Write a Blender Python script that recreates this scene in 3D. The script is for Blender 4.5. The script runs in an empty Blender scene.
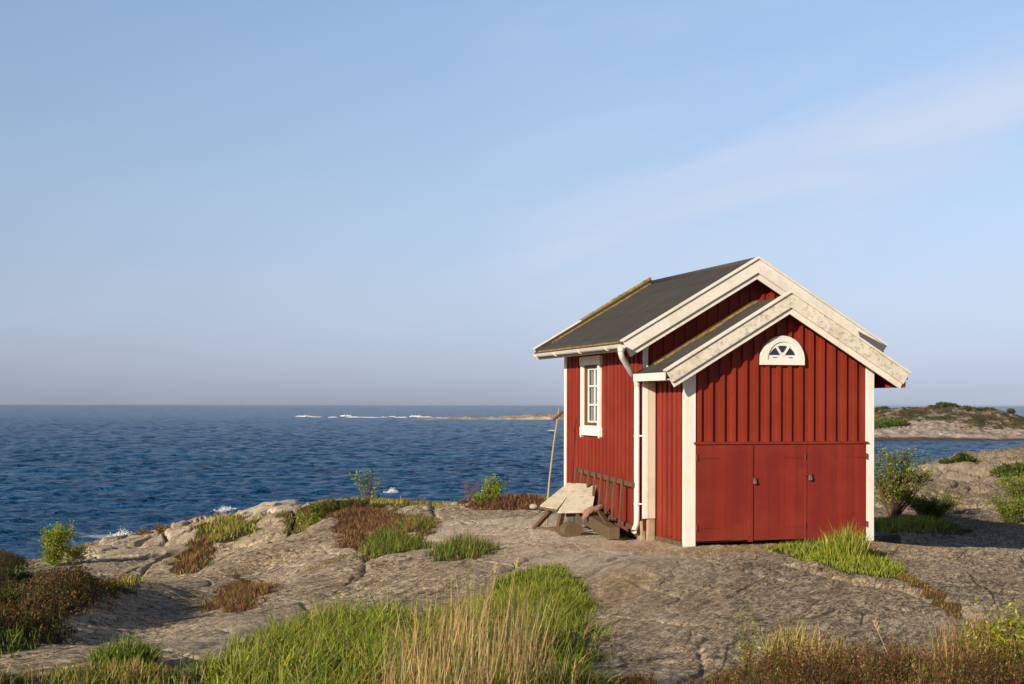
import bpy, math, random
import numpy as np
from mathutils import Vector, Matrix
random.seed(7); RNG = np.random.default_rng(11)
R = math.radians
S = bpy.context.scene
COL = S.collection
FPX, CAMZ, ROLL = 1400.0, 2.1, .0021
SEA = -4.0

# ------------------------------------------------------------------ noise
_P = np.random.default_rng(3).permutation(256); _P = np.concatenate([_P, _P, _P])
_A = np.random.default_rng(4).uniform(0, 2*np.pi, 256); _GX, _GY = np.cos(_A), np.sin(_A)
def pn(x, y):
    x = np.asarray(x, float); y = np.asarray(y, float)
    xi = np.floor(x).astype(int); yi = np.floor(y).astype(int)
    xf = x-xi; yf = y-yi; xi &= 255; yi &= 255
    u = xf**3*(xf*(xf*6-15)+10); v = yf**3*(yf*(yf*6-15)+10)
    def g(ix, iy, fx, fy):
        h = _P[_P[ix & 255]+(iy & 255)]
        return _GX[h]*fx+_GY[h]*fy
    a = g(xi, yi, xf, yf); b = g(xi+1, yi, xf-1, yf)
    c = g(xi, yi+1, xf, yf-1); d = g(xi+1, yi+1, xf-1, yf-1)
    return (a+(b-a)*u)+((c+(d-c)*u)-(a+(b-a)*u))*v
def fbm(x, y, o=4, gain=.5):
    t = 0; a = 1.0
    for i in range(o):
        t = t+a*pn(x*2**i+17.3*i, y*2**i+5.1*i); a *= gain
    return t

# ------------------------------------------------------------------ survey of the ground: (px, Y, z)
def surv(px, py, Y):
    dx = px-512; dy = py-405.1
    return ((dx+dy*ROLL)/FPX*Y, Y, CAMZ-(dy-dx*ROLL)/FPX*Y)
CP = []
def q(px, py, Y): CP.append(surv(px, py, Y))
def qz(px, Y, z): CP.append(((px-512)/FPX*Y, Y, z))
def w(x, y, z): CP.append((x, y, z))
for px in (-900, -300, 60, 330, 540, 800, 1100, 1600): qz(px, 5.5, .6)
q(0,684,8); q(200,684,8); q(400,690,8); q(600,684,8); q(800,690,8); q(1000,690,8)
for a in [(60,650,9.5),(60,612,12),(60,592,15),(60,578,19),(50,569,25),(50,562,34),(50,556,45),
          (150,545,55),(150,560,35),(150,575,25),(150,590,19.5),(150,610,15),(150,640,11.5),(150,665,9.3),(100,547,60),
          (250,518,62),(250,533,43),(250,550,32),(250,575,22),(250,600,16.5),(250,630,12.5),(250,660,9.8),
          (330,497,45),(290,497,57),(265,504,62),(242,510,65),(330,515,34),(330,540,25),(330,570,18.5),(330,600,14.5),(330,640,11),(330,670,9.2),(200,531,55),
          (430,503,38),(430,520,30),(430,545,22.5),(430,575,17),(430,612,13),(430,650,10),
          (540,503,36),(540,515,29),(540,530,24),(540,560,18.5),(540,602,14),(540,645,10.8),
          (620,560,18),(620,598,14),(620,640,10.8),(690,665,9.6),(690,560,18.6),(760,562,18),(760,600,13.9),(760,640,11.1),
          (900,602,13.8),(900,570,17),(880,543,21.3),(950,547,20.6),(1024,553,20),(1000,602,13.8),(1000,572,17),(1000,640,10.8),
          (1150,560,19),(1150,620,12.5)]: q(*a)
for a in [(330,53,-2.0),(330,66,-4.8),(430,46,-1.6),(430,58,-4.8),(540,44,-1.5),(540,57,-4.8),(290,74,-4.1),(290,84,-5),(250,76,-4.1),(250,86,-5),(200,68,-4),(200,78,-5),
          (150,64,-4.0),(150,74,-5),(100,64,-4.1),(100,72,-5),(50,56,-3.9),(50,64,-4.8),(0,50,-3.7),(0,60,-4.8),(-100,45,-3.8),(-100,55,-4.8),(-400,35,-3.6),(-400,45,-4.8),(-900,20,-3),(-900,32,-5),
          (-100,32,-2),(-100,20,-.4),(-400,20,-.6),(-900,12,0),
          (700,48,-1.4),(700,60,-4.8),(800,55,-1.6),(800,70,-4.8),(640,36,-.6),(740,36,-.7),(830,40,-1.0),
          (950,24,-.5),(900,27,-.68),(1024,24,-.55),(1024,30,-.75),(960,29,-.8),(1150,26,-.6),
          (900,36,-.95),(960,37,-1.0),(1024,38,-1.0)]: qz(*a)
for a in [(885,503,44),(950,500,45),(950,480,57),(950,462,70),(965,446,80),(1030,447,82),(1030,480,56),(1030,500,43),(905,464,70),(925,456,74),(1100,450,80),(1300,455,80),(1300,500,40),(880,470,66)]: q(*a)
for a in [(965,90,-2.5),(965,102,-5),(905,80,-2.6),(905,92,-5),(1100,92,-2.5),(1100,104,-5),(1300,104,-5),(1030,103,-5),(850,70,-4),(850,80,-5)]: qz(*a)
for px in (-900,-300,100,400,700,1000,1300): qz(px, 125, -6); qz(px, 105, -6) if px < 900 else None
# bare knoll outside the picture on the left; the sun comes over it
for a in [(-5,2.5,.6),(-8,2.2,.8),(-6.5,3.2,.8),(-12,1.5,1),(-12,3,1.4),(-7.2,4.9,1.9),(-8.2,6.6,2.7),(-9.4,8.6,2.5),(-10.5,5,2.3),(-12,9,2.2),(-5.6,6.9,.5),(-5.2,4.8,.7),(-7.2,9.6,.35),(-9,12,.2),(-13,14,.2)]: w(*a)
# the level bed of the hut
PH = R(16.4); UX, UY = math.cos(PH), math.sin(PH)
AX, AY = 2.5694, 21.0
def hut(a, L): return (AX+a*UX-L*UY, AY+a*UY+L*UX)
for a, L, z in [(-.4,-.3,-.03),(1.6,-.25,0),(3.5,-.3,-.03),(0,1,-.03),(1.6,2.5,-.05),(3.4,1,-.05),(3.4,4,-.2),(0,3,-.02),(-.6,1.5,.03),(-.7,3,.02),(0,5,-.05),(1.6,5,-.15),(-.6,4.8,-.02)]:
    w(*hut(a, L), z)
CP = np.array(CP)
def qc(x, y): return np.stack([1.7*x/(y+4), np.log(y+4)], -1)
_C = qc(CP[:, 0], CP[:, 1])
_K = np.sqrt(((_C[:, None]-_C[None])**2).sum(-1)+.05**2)
_n = len(_C)
_M = np.zeros((_n+3, _n+3)); _M[:_n, :_n] = _K - np.eye(_n)*.02
_M[:_n, _n] = 1; _M[:_n, _n+1:] = _C; _M[_n, :_n] = 1; _M[_n+1:, :_n] = _C.T
_W = np.linalg.solve(_M, np.concatenate([CP[:, 2], [0, 0, 0]]))
def macro_exact(x, y):
    p = qc(x, y); out = np.zeros(len(x))
    for i in range(0, len(x), 40000):
        c = p[i:i+40000]
        k = np.sqrt(((c[:, None]-_C[None])**2).sum(-1)+.05**2)
        out[i:i+40000] = k@_W[:_n]+_W[_n]+c@_W[_n+1:]
    return out
NU, NV = 420, 300
_ug = np.linspace(-3.2, 3.2, NU); _vg = np.linspace(math.log(5), math.log(150), NV)
_U, _V = np.meshgrid(_ug, _vg)
_yy = np.exp(_V).ravel()-4; _xx = (_U/1.7).ravel()*(_yy+4)
_G = macro_exact(_xx, _yy).reshape(NV, NU)
def macro(x, y):
    x = np.asarray(x, float); y = np.asarray(y, float)
    u = np.clip((1.7*x/(y+4)+3.2)/6.4*(NU-1), 0, NU-1.001)
    v = np.clip((np.log(np.maximum(y, 1)+4)-math.log(5))/(math.log(150)-math.log(5))*(NV-1), 0, NV-1.001)
    i = u.astype(int); j = v.astype(int); fu = u-i; fv = v-j
    return (_G[j, i]*(1-fu)+_G[j, i+1]*fu)*(1-fv)+(_G[j+1, i]*(1-fu)+_G[j+1, i+1]*fu)*fv
def sstep(a, b, x):
    t = np.clip((x-a)/(b-a), 0, 1); return t*t*(3-2*t)
def segd(x, y, p, r):
    px, py = p; dx, dy = r[0]-px, r[1]-py
    t = np.clip(((x-px)*dx+(y-py)*dy)/(dx*dx+dy*dy), 0, 1)
    return np.hypot(x-px-t*dx, y-py-t*dy), (x-px)*dy-(y-py)*dx
CRACK = [((3.45, 17.6), (4.15, 14.6)), ((4.15, 14.6), (4.2, 12.6))]
def ground(x, y):
    x = np.asarray(x, float); y = np.asarray(y, float)
    z = macro(x, y)
    wx = x+.4*pn(x/3.1+9, y/3.1); wy = y+.4*pn(x/2.7, y/2.7+40)
    c = wx*.94-wy*.35; l = wx*.35+wy*.94
    far = sstep(24, 60, y)
    hx = (x-AX)*UX+(y-AY)*UY; hy = -(x-AX)*UY+(y-AY)*UX
    dh = np.hypot(np.maximum(np.maximum(-hx-.3, hx-3.6), 0), np.maximum(np.maximum(-hy-.1, hy-5), 0))
    k = sstep(0, 2.2, dh)*.93+.07
    d = fbm(x/5.2, y/5.2, 3)*(.10+.45*far)
    n1 = fbm(c*.55, l*.11, 3, .4)
    d = d+n1*(.045+.2*far)
    n2 = pn(c*1.7+3, l*.33)
    d = d+(1-np.abs(n2)*2.2)*.008*(1+3*far)
    d = d+fbm(c*3.4, l*.9, 4, .5)*.013*(1+1.2*far)+fbm(c*11, l*3.5, 3, .6)*.006
    # joints: narrow sharp grooves
    n3 = pn(x*.33+5, y*.19+c*.22); d = d-.03*(1+11*far)*np.exp(-(n3/(.010+.02*far))**2)
    n4 = pn(c*.5+2, l*.25+7); d = d-.022*(1+12*far)*np.exp(-(n4/(.010+.02*far))**2)
    # ledges: stepped relief
    t = fbm(c*.42+11, l*.2, 3)*3.2; fr_ = t-np.floor(t); d = d+(sstep(.35, .6, fr_)-fr_)*.022*(1+5*far)
    d = (d-.40*sstep(48, 70, y)*sstep(-2, 6, x))*k
    for p, r in CRACK:
        ds, sg = segd(x, y, p, r); d = d-.09*np.exp(-(ds/.14)**2)
    # the big dome breaks off on its left side in a rounded step
    tl = np.interp(y, [6, 11.5, 14, 16, 18.8, 24, 32, 45], [-3.7, -4.1, -4.55, -4.8, -5.0, -4.9, -4.3, -5])-x+.25*pn(y/1.7, x*0+2.5)+.08*pn(y/.4, x*0)
    fy = sstep(9, 12, y)*(1-sstep(34, 44, y))
    d = d+fy*(.13*np.exp(-((tl+.3)/.55)**2)-.40*sstep(-.05, .75, tl)*(1-sstep(4, 9, tl)))
    # a second, flatter swell in the middle of the slope
    t2 = np.interp(y, [9, 13, 18, 24], [-2.6, -2.7, -3.0, -2.6])-x+.2*pn(y/1.3, x*0+7.5)
    d = d+sstep(8, 11, y)*(1-sstep(19, 25, y))*(.07*np.exp(-((t2+.3)/.5)**2)-.08*sstep(0, .7, t2)*(1-sstep(.8, 2, t2)))
    bed = sstep(.5, .0, dh)
    return (z+d)*(1-bed)+np.minimum(z, -.02)*bed
def gz(x, y): return float(ground(np.array([x]), np.array([y]))[0])
_ys = np.exp(np.linspace(math.log(4), math.log(100), 1400))
def hit(px, py):
    dx = px-512; dy = py-405.1
    rx = (dx+dy*ROLL)/FPX; rz = -(dy-dx*ROLL)/FPX
    below = (CAMZ+rz*_ys) < macro(rx*_ys, _ys)+.02
    i = int(np.argmax(below)) if below.any() else len(_ys)-1
    return rx*_ys[i], _ys[i]

# ------------------------------------------------------------------ materials
def mat(name):
    m = bpy.data.materials.new(name); m.use_nodes = True
    nt = m.node_tree; b = nt.nodes['Principled BSDF']
    b.inputs['Specular IOR Level'].default_value = .3
    return m, nt, b
def N(nt, t, **kw):
    n = nt.nodes.new(t)
    for k, v in kw.items():
        if k.startswith('i_'): n.inputs[k[2:].replace('_', ' ')].default_value = v
        else: setattr(n, k, v)
    return n
def ramp(nt, fac, stops, interp='LINEAR'):
    n = nt.nodes.new('ShaderNodeValToRGB'); cr = n.color_ramp; cr.interpolation = interp
    while len(cr.elements) < len(stops): cr.elements.new(.5)
    for e, (p, c) in zip(cr.elements, stops):
        e.position = p; e.color = (c[0], c[1], c[2], 1) if not isinstance(c, (int, float)) else (c, c, c, 1)
    if fac is not None: nt.links.new(fac, n.inputs[0])
    return n
def mixc(nt, fac, a, b, mode='MIX'):
    n = nt.nodes.new('ShaderNodeMix'); n.data_type = 'RGBA'; n.blend_type = mode
    for s, v in ((n.inputs[0], fac), (n.inputs[6], a), (n.inputs[7], b)):
        if isinstance(v, bpy.types.NodeSocket): nt.links.new(v, s)
        else: s.default_value = v if isinstance(v, (int, float)) else (v[0], v[1], v[2], 1)
    return n.outputs[2]
def math_(nt, op, a, b=None, c=None):
    n = nt.nodes.new('ShaderNodeMath'); n.operation = op
    for i, v in enumerate((a, b, c)):
        if v is None: continue
        if isinstance(v, bpy.types.NodeSocket): nt.links.new(v, n.inputs[i])
        else: n.inputs[i].default_value = v
    return n.outputs[0]
def coords(nt, scale=(1, 1, 1), rot=(0, 0, 0), kind='Object'):
    t = nt.nodes.new('ShaderNodeTexCoord'); m = nt.nodes.new('ShaderNodeMapping')
    m.inputs['Scale'].default_value = scale; m.inputs['Rotation'].default_value = rot
    nt.links.new(t.outputs[kind], m.inputs[0]); return m.outputs[0]
def noise(nt, vec, scale, detail=4, rough=.55, dist=0):
    n = N(nt, 'ShaderNodeTexNoise'); n.inputs['Scale'].default_value = scale
    n.inputs['Detail'].default_value = detail; n.inputs['Roughness'].default_value = rough
    n.inputs['Distortion'].default_value = dist
    if vec is not None: nt.links.new(vec, n.inputs['Vector'])
    return n.outputs[0]
def bump(nt, b, h, strength, dist):
    n = nt.nodes.new('ShaderNodeBump'); n.inputs['Strength'].default_value = strength; n.inputs['Distance'].default_value = dist
    nt.links.new(h, n.inputs['Height']); nt.links.new(n.outputs[0], b.inputs['Normal']); return n

def rock_material(name, attr=True, big=1.0, tint=(1, 1, 1)):
    m, nt, b = mat(name); L = nt.links
    # foliation runs along one direction through the whole rock
    base = nt.nodes.new('ShaderNodeTexCoord').outputs['Object']
    wn = noise(nt, base, .5/big, 2); 
    va = nt.nodes.new('ShaderNodeVectorMath'); va.operation = 'MULTIPLY_ADD'
    L.new(base, va.inputs[0]); va.inputs[1].default_value = (1, 1, 1)
    wn = math_(nt, 'MULTIPLY', wn, .4); wv = nt.nodes.new('ShaderNodeCombineXYZ'); L.new(wn, wv.inputs[0]); L.new(wn, wv.inputs[1]); L.new(wv.outputs[0], va.inputs[2])
    mp = nt.nodes.new('ShaderNodeMapping'); mp.vector_type = 'TEXTURE'
    mp.inputs['Rotation'].default_value = (0, 0, R(-20)); mp.inputs['Scale'].default_value = (1, 5.5, 1.4); L.new(va.outputs[0], mp.inputs[0])
    st = mp.outputs[0]
    n_big = noise(nt, base, .55/big, 5, .6)
    n_med = noise(nt, st, 2.2/big, 6, .62)
    n_str = noise(nt, st, 9/big, 6, .7, .4)
    n_fine = noise(nt, base, 26/big, 5, .7)
    n_spk = noise(nt, base, 70/big, 3, .6)
    T = lambda c: tuple(x*t for x, t in zip(c, tint))
    c1 = ramp(nt, n_big, [(.36, T((.42, .33, .21))), (.5, T((.64, .53, .37))), (.64, T((.80, .70, .53)))]).outputs[0]
    c2 = ramp(nt, n_str, [(.38, .35), (.46, .72), (.52, 1.0), (.60, 1.3)]).outputs[0]
    c = mixc(nt, 1, c1, c2, 'MULTIPLY')
    lich = ramp(nt, n_med, [(.5, 0), (.62, 1)]).outputs[0]
    c = mixc(nt, math_(nt, 'MULTIPLY', lich, .55), c, T((.22, .185, .09)))
    dk = ramp(nt, n_fine, [(.43, 1), (.48, 0)]).outputs[0]
    c = mixc(nt, math_(nt, 'MULTIPLY', dk, .72), c, T((.055, .05, .045)))
    sp = ramp(nt, n_spk, [(.52, 0), (.57, 1)]).outputs[0]
    c = mixc(nt, math_(nt, 'MULTIPLY', sp, .7), c, T((.80, .73, .60)))
    sd_ = ramp(nt, noise(nt, base, 48/big, 3, .6), [(.40, 1), (.45, 0)]).outputs[0]
    c = mixc(nt, math_(nt, 'MULTIPLY', sd_, .75), c, T((.05, .042, .034)))
    wm = ramp(nt, noise(nt, st, .8/big, 4, .6), [(.45, 0), (.62, 1)]).outputs[0]
    c = mixc(nt, math_(nt, 'MULTIPLY', wm, .45), c, mixc(nt, 1, c, (1.12, .88, .66), 'MULTIPLY'))
    n_fl = noise(nt, st, 34/big, 4, .75, .6); n_fl2 = noise(nt, st, 17/big, 5, .75, .8)
    c = mixc(nt, math_(nt, 'MULTIPLY', ramp(nt, n_fl, [(.43, 1), (.48, 0)]).outputs[0], .8), c, T((.07, .06, .05)))
    c = mixc(nt, math_(nt, 'MULTIPLY', ramp(nt, n_fl2, [(.52, 0), (.57, 1)]).outputs[0], .72), c, T((.74, .66, .54)))
    c = mixc(nt, math_(nt, 'MULTIPLY', ramp(nt, n_fl2, [(.38, 1), (.43, 0)]).outputs[0], .6), c, T((.09, .075, .055)))
    n_md = noise(nt, base, 12/big, 5, .85)
    c = mixc(nt, math_(nt, 'MULTIPLY', ramp(nt, n_md, [(.42, 1), (.47, 0)]).outputs[0], .7), c, T((.10, .08, .055)))
    c = mixc(nt, math_(nt, 'MULTIPLY', ramp(nt, n_md, [(.54, 0), (.59, 1)]).outputs[0], .65), c, T((.82, .73, .58)))
    vo = nt.nodes.new('ShaderNodeTexVoronoi'); vo.feature = 'DISTANCE_TO_EDGE'; vo.inputs['Scale'].default_value = 1.6/big; L.new(st, vo.inputs['Vector'])
    vk = math_(nt, 'MULTIPLY', ramp(nt, vo.outputs['Distance'], [(.0, 1), (.02, 0)]).outputs[0], ramp(nt, n_med, [(.48, 0), (.56, 1)]).outputs[0])
    c = mixc(nt, math_(nt, 'MULTIPLY', vk, .7), c, T((.06, .05, .04)))
    # wet dark rock and splash zone just above the sea
    geo = nt.nodes.new('ShaderNodeNewGeometry'); sx = nt.nodes.new('ShaderNodeSeparateXYZ'); L.new(geo.outputs['Position'], sx.inputs[0])
    hz = math_(nt, 'ADD', sx.outputs[2], math_(nt, 'MULTIPLY', n_big, .8))
    wet = N(nt, 'ShaderNodeMapRange'); L.new(hz, wet.inputs[0])
    wet.inputs[1].default_value = SEA+.55; wet.inputs[2].default_value = SEA+.95; wet.inputs[3].default_value = 1; wet.inputs[4].default_value = 0
    c = mixc(nt, math_(nt, 'MULTIPLY', wet.outputs[0], .8), c, (.03, .027, .024))
    if attr:
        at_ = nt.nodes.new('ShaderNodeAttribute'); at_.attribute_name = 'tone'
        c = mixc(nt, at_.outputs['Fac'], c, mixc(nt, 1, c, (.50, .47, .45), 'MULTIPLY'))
        a = nt.nodes.new('ShaderNodeAttribute'); a.attribute_name = 'pale'
        f = math_(nt, 'MULTIPLY', a.outputs['Fac'], .9)
        pal = mixc(nt, n_str, (.46, .38, .27), (.84, .74, .60))
        c = mixc(nt, f, c, pal)
        a3 = nt.nodes.new('ShaderNodeAttribute'); a3.attribute_name = 'rust'
        f3 = math_(nt, 'MULTIPLY', a3.outputs['Fac'], ramp(nt, n_med, [(.4, 0), (.55, 1)]).outputs[0])
        c = mixc(nt, math_(nt, 'MULTIPLY', f3, .55), c, (.34, .20, .07))
        a2 = nt.nodes.new('ShaderNodeAttribute'); a2.attribute_name = 'soil'
        edge = math_(nt, 'ADD', a2.outputs['Alpha'], math_(nt, 'MULTIPLY', math_(nt, 'SUBTRACT', n_fine, .5), .9))
        f2 = ramp(nt, edge, [(.42, 0), (.55, 1)]).outputs[0]
        sc = mixc(nt, n_fine, a2.outputs['Color'], (.05, .035, .02))
        c = mixc(nt, f2, c, sc)
    L.new(c, b.inputs['Base Color']); b.inputs['Roughness'].default_value = .88; b.inputs['Specular IOR Level'].default_value = .25
    h = math_(nt, 'ADD', math_(nt, 'MULTIPLY', n_str, 1.0), math_(nt, 'MULTIPLY', n_fine, .55))
    h = math_(nt, 'SUBTRACT', math_(nt, 'ADD', h, math_(nt, 'MULTIPLY', n_med, 1.2)), math_(nt, 'MULTIPLY', vk, .5))
    h = math_(nt, 'ADD', math_(nt, 'ADD', h, math_(nt, 'MULTIPLY', n_spk, .15)), math_(nt, 'MULTIPLY', n_fl2, .5))
    bump(nt, b, h, 1.0, .05*big)
    return m
M = {}
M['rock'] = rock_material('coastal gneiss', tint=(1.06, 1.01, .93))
M['farrock'] = None

def veg_material(name, trans=.35, rough=.6):
    m, nt, b = mat(name); a = nt.nodes.new('ShaderNodeAttribute'); a.attribute_name = 'col'
    nt.links.new(a.outputs['Color'], b.inputs['Base Color']); b.inputs['Roughness'].default_value = rough
    b.inputs['Specular IOR Level'].default_value = .25
    tr = nt.nodes.new('ShaderNodeBsdfTranslucent'); nt.links.new(a.outputs['Color'], tr.inputs[0])
    mx = nt.nodes.new('ShaderNodeMixShader'); mx.inputs[0].default_value = trans
    nt.links.new(b.outputs[0], mx.inputs[1]); nt.links.new(tr.outputs[0], mx.inputs[2])
    nt.links.new(mx.outputs[0], nt.nodes['Material Output'].inputs[0]); return m
M['leaf'] = veg_material('leaf'); M['twig'] = veg_material('twig', .0, .8)

def paint(name, c0, c1, grain='z', dirt=(.25, .22, .13), dirt_amt=.25, rough=.55, scale=1.0, blotch=0.0, spec=.35):
    m, nt, b = mat(name); L = nt.links
    sc = {'z': (14, 14, .9), 'x': (.9, 14, 14), 'y': (14, .9, 14)}[grain]
    v = coords(nt, tuple(s*scale for s in sc)); o = coords(nt)
    n1 = noise(nt, v, 1.2, 5, .6); n2 = noise(nt, o, 2.3*scale, 5, .65); n3 = noise(nt, v, 7, 4, .6)
    c = mixc(nt, n1, c0, c1)
    c = mixc(nt, math_(nt, 'MULTIPLY', ramp(nt, n2, [(.45, 0), (.7, 1)]).outputs[0], dirt_amt), c, dirt)
    if blotch:
        n4 = noise(nt, o, 13, 6, .75); c = mixc(nt, math_(nt, 'MULTIPLY', ramp(nt, n4, [(.5, 0), (.62, 1)]).outputs[0], blotch), c, (.13, .115, .06))
        n5 = noise(nt, v, 4, 5, .7); c = mixc(nt, math_(nt, 'MULTIPLY', ramp(nt, n5, [(.56, 0), (.7, 1)]).outputs[0], blotch*.8), c, (.3, .26, .2))
    L.new(c, b.inputs['Base Color']); b.inputs['Roughness'].default_value = rough; b.inputs['Specular IOR Level'].default_value = spec
    bump(nt, b, math_(nt, 'ADD', n3, n2), .35, .006)
    return m
def red_paint(name, period, off=0.0, axis=0, base=(.24, .027, .012), flat=False):
    m, nt, b = mat(name); L = nt.links
    tc = nt.nodes.new('ShaderNodeTexCoord'); sx = nt.nodes.new('ShaderNodeSeparateXYZ'); L.new(tc.outputs['Object'], sx.inputs[0])
    fl = math_(nt, 'FLOOR', math_(nt, 'DIVIDE', math_(nt, 'ADD', sx.outputs[axis], off), period))
    wn = nt.nodes.new('ShaderNodeTexWhiteNoise'); wn.noise_dimensions = '1D'; L.new(fl, wn.inputs['W'])
    v = coords(nt, (16, 16, .8)); o = coords(nt)
    n1 = noise(nt, v, 1.5, 6, .65); n2 = noise(nt, o, 1.7, 5, .6); n3 = noise(nt, v, 9, 3)
    n4 = noise(nt, coords(nt, (1, 1, .7)), 7, 5, .7)
    c = mixc(nt, n1, tuple(x*.72 for x in base), tuple(min(1, x*1.3) for x in base))
    c = mixc(nt, math_(nt, 'MULTIPLY', wn.outputs[0], .65), c, (base[0]*.66, base[1]*.75, base[2]*.9))
    c = mixc(nt, math_(nt, 'MULTIPLY', ramp(nt, n2, [(.47, 0), (.7, 1)]).outputs[0], .35), c, (.28, .05, .028))
    c = mixc(nt, math_(nt, 'MULTIPLY', ramp(nt, n4, [(.66, 0), (.74, 1)]).outputs[0], .45), c, (.09, .012, .008))
    # splash and algae low on the boards
    lo = N(nt, 'ShaderNodeMapRange'); L.new(math_(nt, 'ADD', sx.outputs[2], math_(nt, 'MULTIPLY', n1, .3)), lo.inputs[0])
    lo.inputs[1].default_value = .15; lo.inputs[2].default_value = .42; lo.inputs[3].default_value = .45; lo.inputs[4].default_value = 0
    c = mixc(nt, lo.outputs[0], c, (.15, .035, .018))
    L.new(c, b.inputs['Base Color']); b.inputs['Roughness'].default_value = .62; b.inputs['Specular IOR Level'].default_value = .25
    bump(nt, b, math_(nt, 'ADD', n3, math_(nt, 'MULTIPLY', n1, .6)), .4, .005)
    return m
M['redwall'] = red_paint('falu red boards', .19)
M['redside'] = red_paint('falu red side boards', .18, axis=1)
M['reddoor'] = red_paint('red door planks', .147, off=.07, base=(.21, .021, .013))
M['white'] = paint('white painted wood', (.82, .81, .77), (.72, .70, .65), dirt_amt=.18)
M['white_l'] = paint('white painted wood lengthwise', (.80, .78, .72), (.68, .65, .58), 'y', dirt_amt=.2)
M['cream'] = paint('cream painted wood', (.66, .60, .48), (.56, .50, .39), dirt_amt=.2)
M['verge'] = paint('weathered verge paint', (.74, .71, .63), (.62, .58, .49), 'x', (.38, .34, .22), .5, .75, blotch=.5)
M['verge2'] = paint('cleaner verge paint', (.78, .75, .68), (.68, .64, .56), 'x', (.38, .33, .23), .3, .7, blotch=.12)
M['metalwhite'] = paint('white enamelled metal', (.74, .73, .70), (.66, .64, .60), 'z', (.35, .3, .22), .25, .35, spec=.5)
M['greywood'] = paint('grey weathered timber', (.155, .105, .055), (.075, .048, .025), 'x', (.10, .085, .05), .5, .9, scale=1.4, blotch=.4)
M['greywood_z'] = paint('grey weathered timber upright', (.15, .075, .04), (.08, .042, .024), 'z', (.10, .085, .05), .4, .9, scale=1.4, blotch=.3)
M['redbrownwood'] = paint('reddish worn timber', (.17, .06, .032), (.09, .04, .024), 'z', (.10, .07, .045), .5, .9, scale=1.4, blotch=.3)
M['palewood'] = paint('pale peeling board', (.72, .69, .58), (.56, .52, .41), 'x', (.36, .29, .13), .55, .8, scale=1.3, blotch=.35)
M['polewood'] = paint('dry pole wood', (.46, .34, .19), (.34, .25, .14), dirt_amt=.3, rough=.9)
M['brownpaint'] = paint('brown sash paint', (.12, .065, .03), (.09, .05, .025), dirt_amt=.1)
M['cloth'] = paint('faded pink cloth', (.33, .19, .14), (.24, .13, .10), 'x', (.15, .1, .08), .4, .95)
M['buoy'] = paint('grey white float', (.42, .41, .38), (.33, .31, .28), dirt_amt=.4)
M['stone'] = paint('foundation stone', (.42, .34, .22), (.30, .25, .17), 'x', (.15, .12, .07), .5, .9, blotch=.5)
M['darkstone'] = paint('dark stone', (.10, .10, .095), (.07, .07, .065), 'x', (.05, .05, .04), .5, .9, blotch=.4)
def felt():
    m, nt, b = mat('roofing felt'); L = nt.links; o = coords(nt)
    n1 = noise(nt, o, 1.1, 5, .6); n2 = noise(nt, o, 60, 3, .7); n3 = noise(nt, coords(nt, (.6, 6, .6)), 1.5, 4)
    c = mixc(nt, n1, (.026, .025, .024), (.055, .052, .048))
    c = mixc(nt, math_(nt, 'MULTIPLY', ramp(nt, n3, [(.5, 0), (.65, 1)]).outputs[0], .5), c, (.095, .088, .078))
    c = mixc(nt, math_(nt, 'MULTIPLY', ramp(nt, n2, [(.6, 0), (.7, 1)]).outputs[0], .4), c, (.16, .15, .13))
    ly = noise(nt, o, 5, 5, .7)
    c = mixc(nt, math_(nt, 'MULTIPLY', ramp(nt, ly, [(.66, 0), (.72, 1)]).outputs[0], .5), c, (.15, .12, .05))
    tc = nt.nodes.new('ShaderNodeTexCoord'); sp_ = nt.nodes.new('ShaderNodeSeparateXYZ'); L.new(tc.outputs['Object'], sp_.inputs[0])
    zz = math_(nt, 'ADD', math_(nt, 'DIVIDE', sp_.outputs[2], .46), math_(nt, 'MULTIPLY', n1, .12)); wn = nt.nodes.new('ShaderNodeTexWhiteNoise'); wn.noise_dimensions = '1D'; L.new(math_(nt, 'FLOOR', zz), wn.inputs['W'])
    c = mixc(nt, math_(nt, 'MULTIPLY', wn.outputs[0], .35), c, (.10, .094, .086))
    lap = ramp(nt, math_(nt, 'FRACT', zz), [(.0, 1), (.05, 0)]).outputs[0]
    c = mixc(nt, math_(nt, 'MULTIPLY', lap, .6), c, (.02, .018, .016))
    L.new(c, b.inputs['Base Color']); b.inputs['Roughness'].default_value = .85
    bump(nt, b, math_(nt, 'SUBTRACT', n2, lap), .5, .006); return m
M['felt'] = felt()
def lichen():
    m, nt, b = mat('yellow lichen crust'); o = coords(nt)
    n1 = noise(nt, o, 9, 5, .7); n2 = noise(nt, o, 40, 4, .7)
    c = ramp(nt, n1, [(.36, (.10, .085, .045)), (.47, (.24, .155, .035)), (.6, (.38, .23, .03))]).outputs[0]
    nt.links.new(c, b.inputs['Base Color']); b.inputs['Roughness'].default_value = .95; bump(nt, b, n2, .8, .02); return m
M['lichen'] = lichen()
def simple(name, c, rough=.5, metal=0, spec=.5):
    m, nt, b = mat(name); o = coords(nt); n = noise(nt, o, 12, 4)
    cc = mixc(nt, n, tuple(x*.8 for x in c), tuple(min(1, x*1.15) for x in c)); nt.links.new(cc, b.inputs['Base Color'])
    b.inputs['Roughness'].default_value = rough; b.inputs['Metallic'].default_value = metal; b.inputs['Specular IOR Level'].default_value = spec; return m
M['glass'] = simple('dark window glass', (.02, .024, .028), .04, 0, .9)
M['inside'] = simple('dark interior', (.015, .012, .01), .9)
M['curtain'] = simple('white curtain', (.25, .245, .24), .9)
M['iron'] = simple('rusty iron', (.13, .05, .03), .7, .4)
M['zinc'] = simple('grey zinc sheet', (.16, .18, .20), .5, .5)
M['steel'] = simple('worn steel', (.36, .33, .30), .45, .8)
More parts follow.
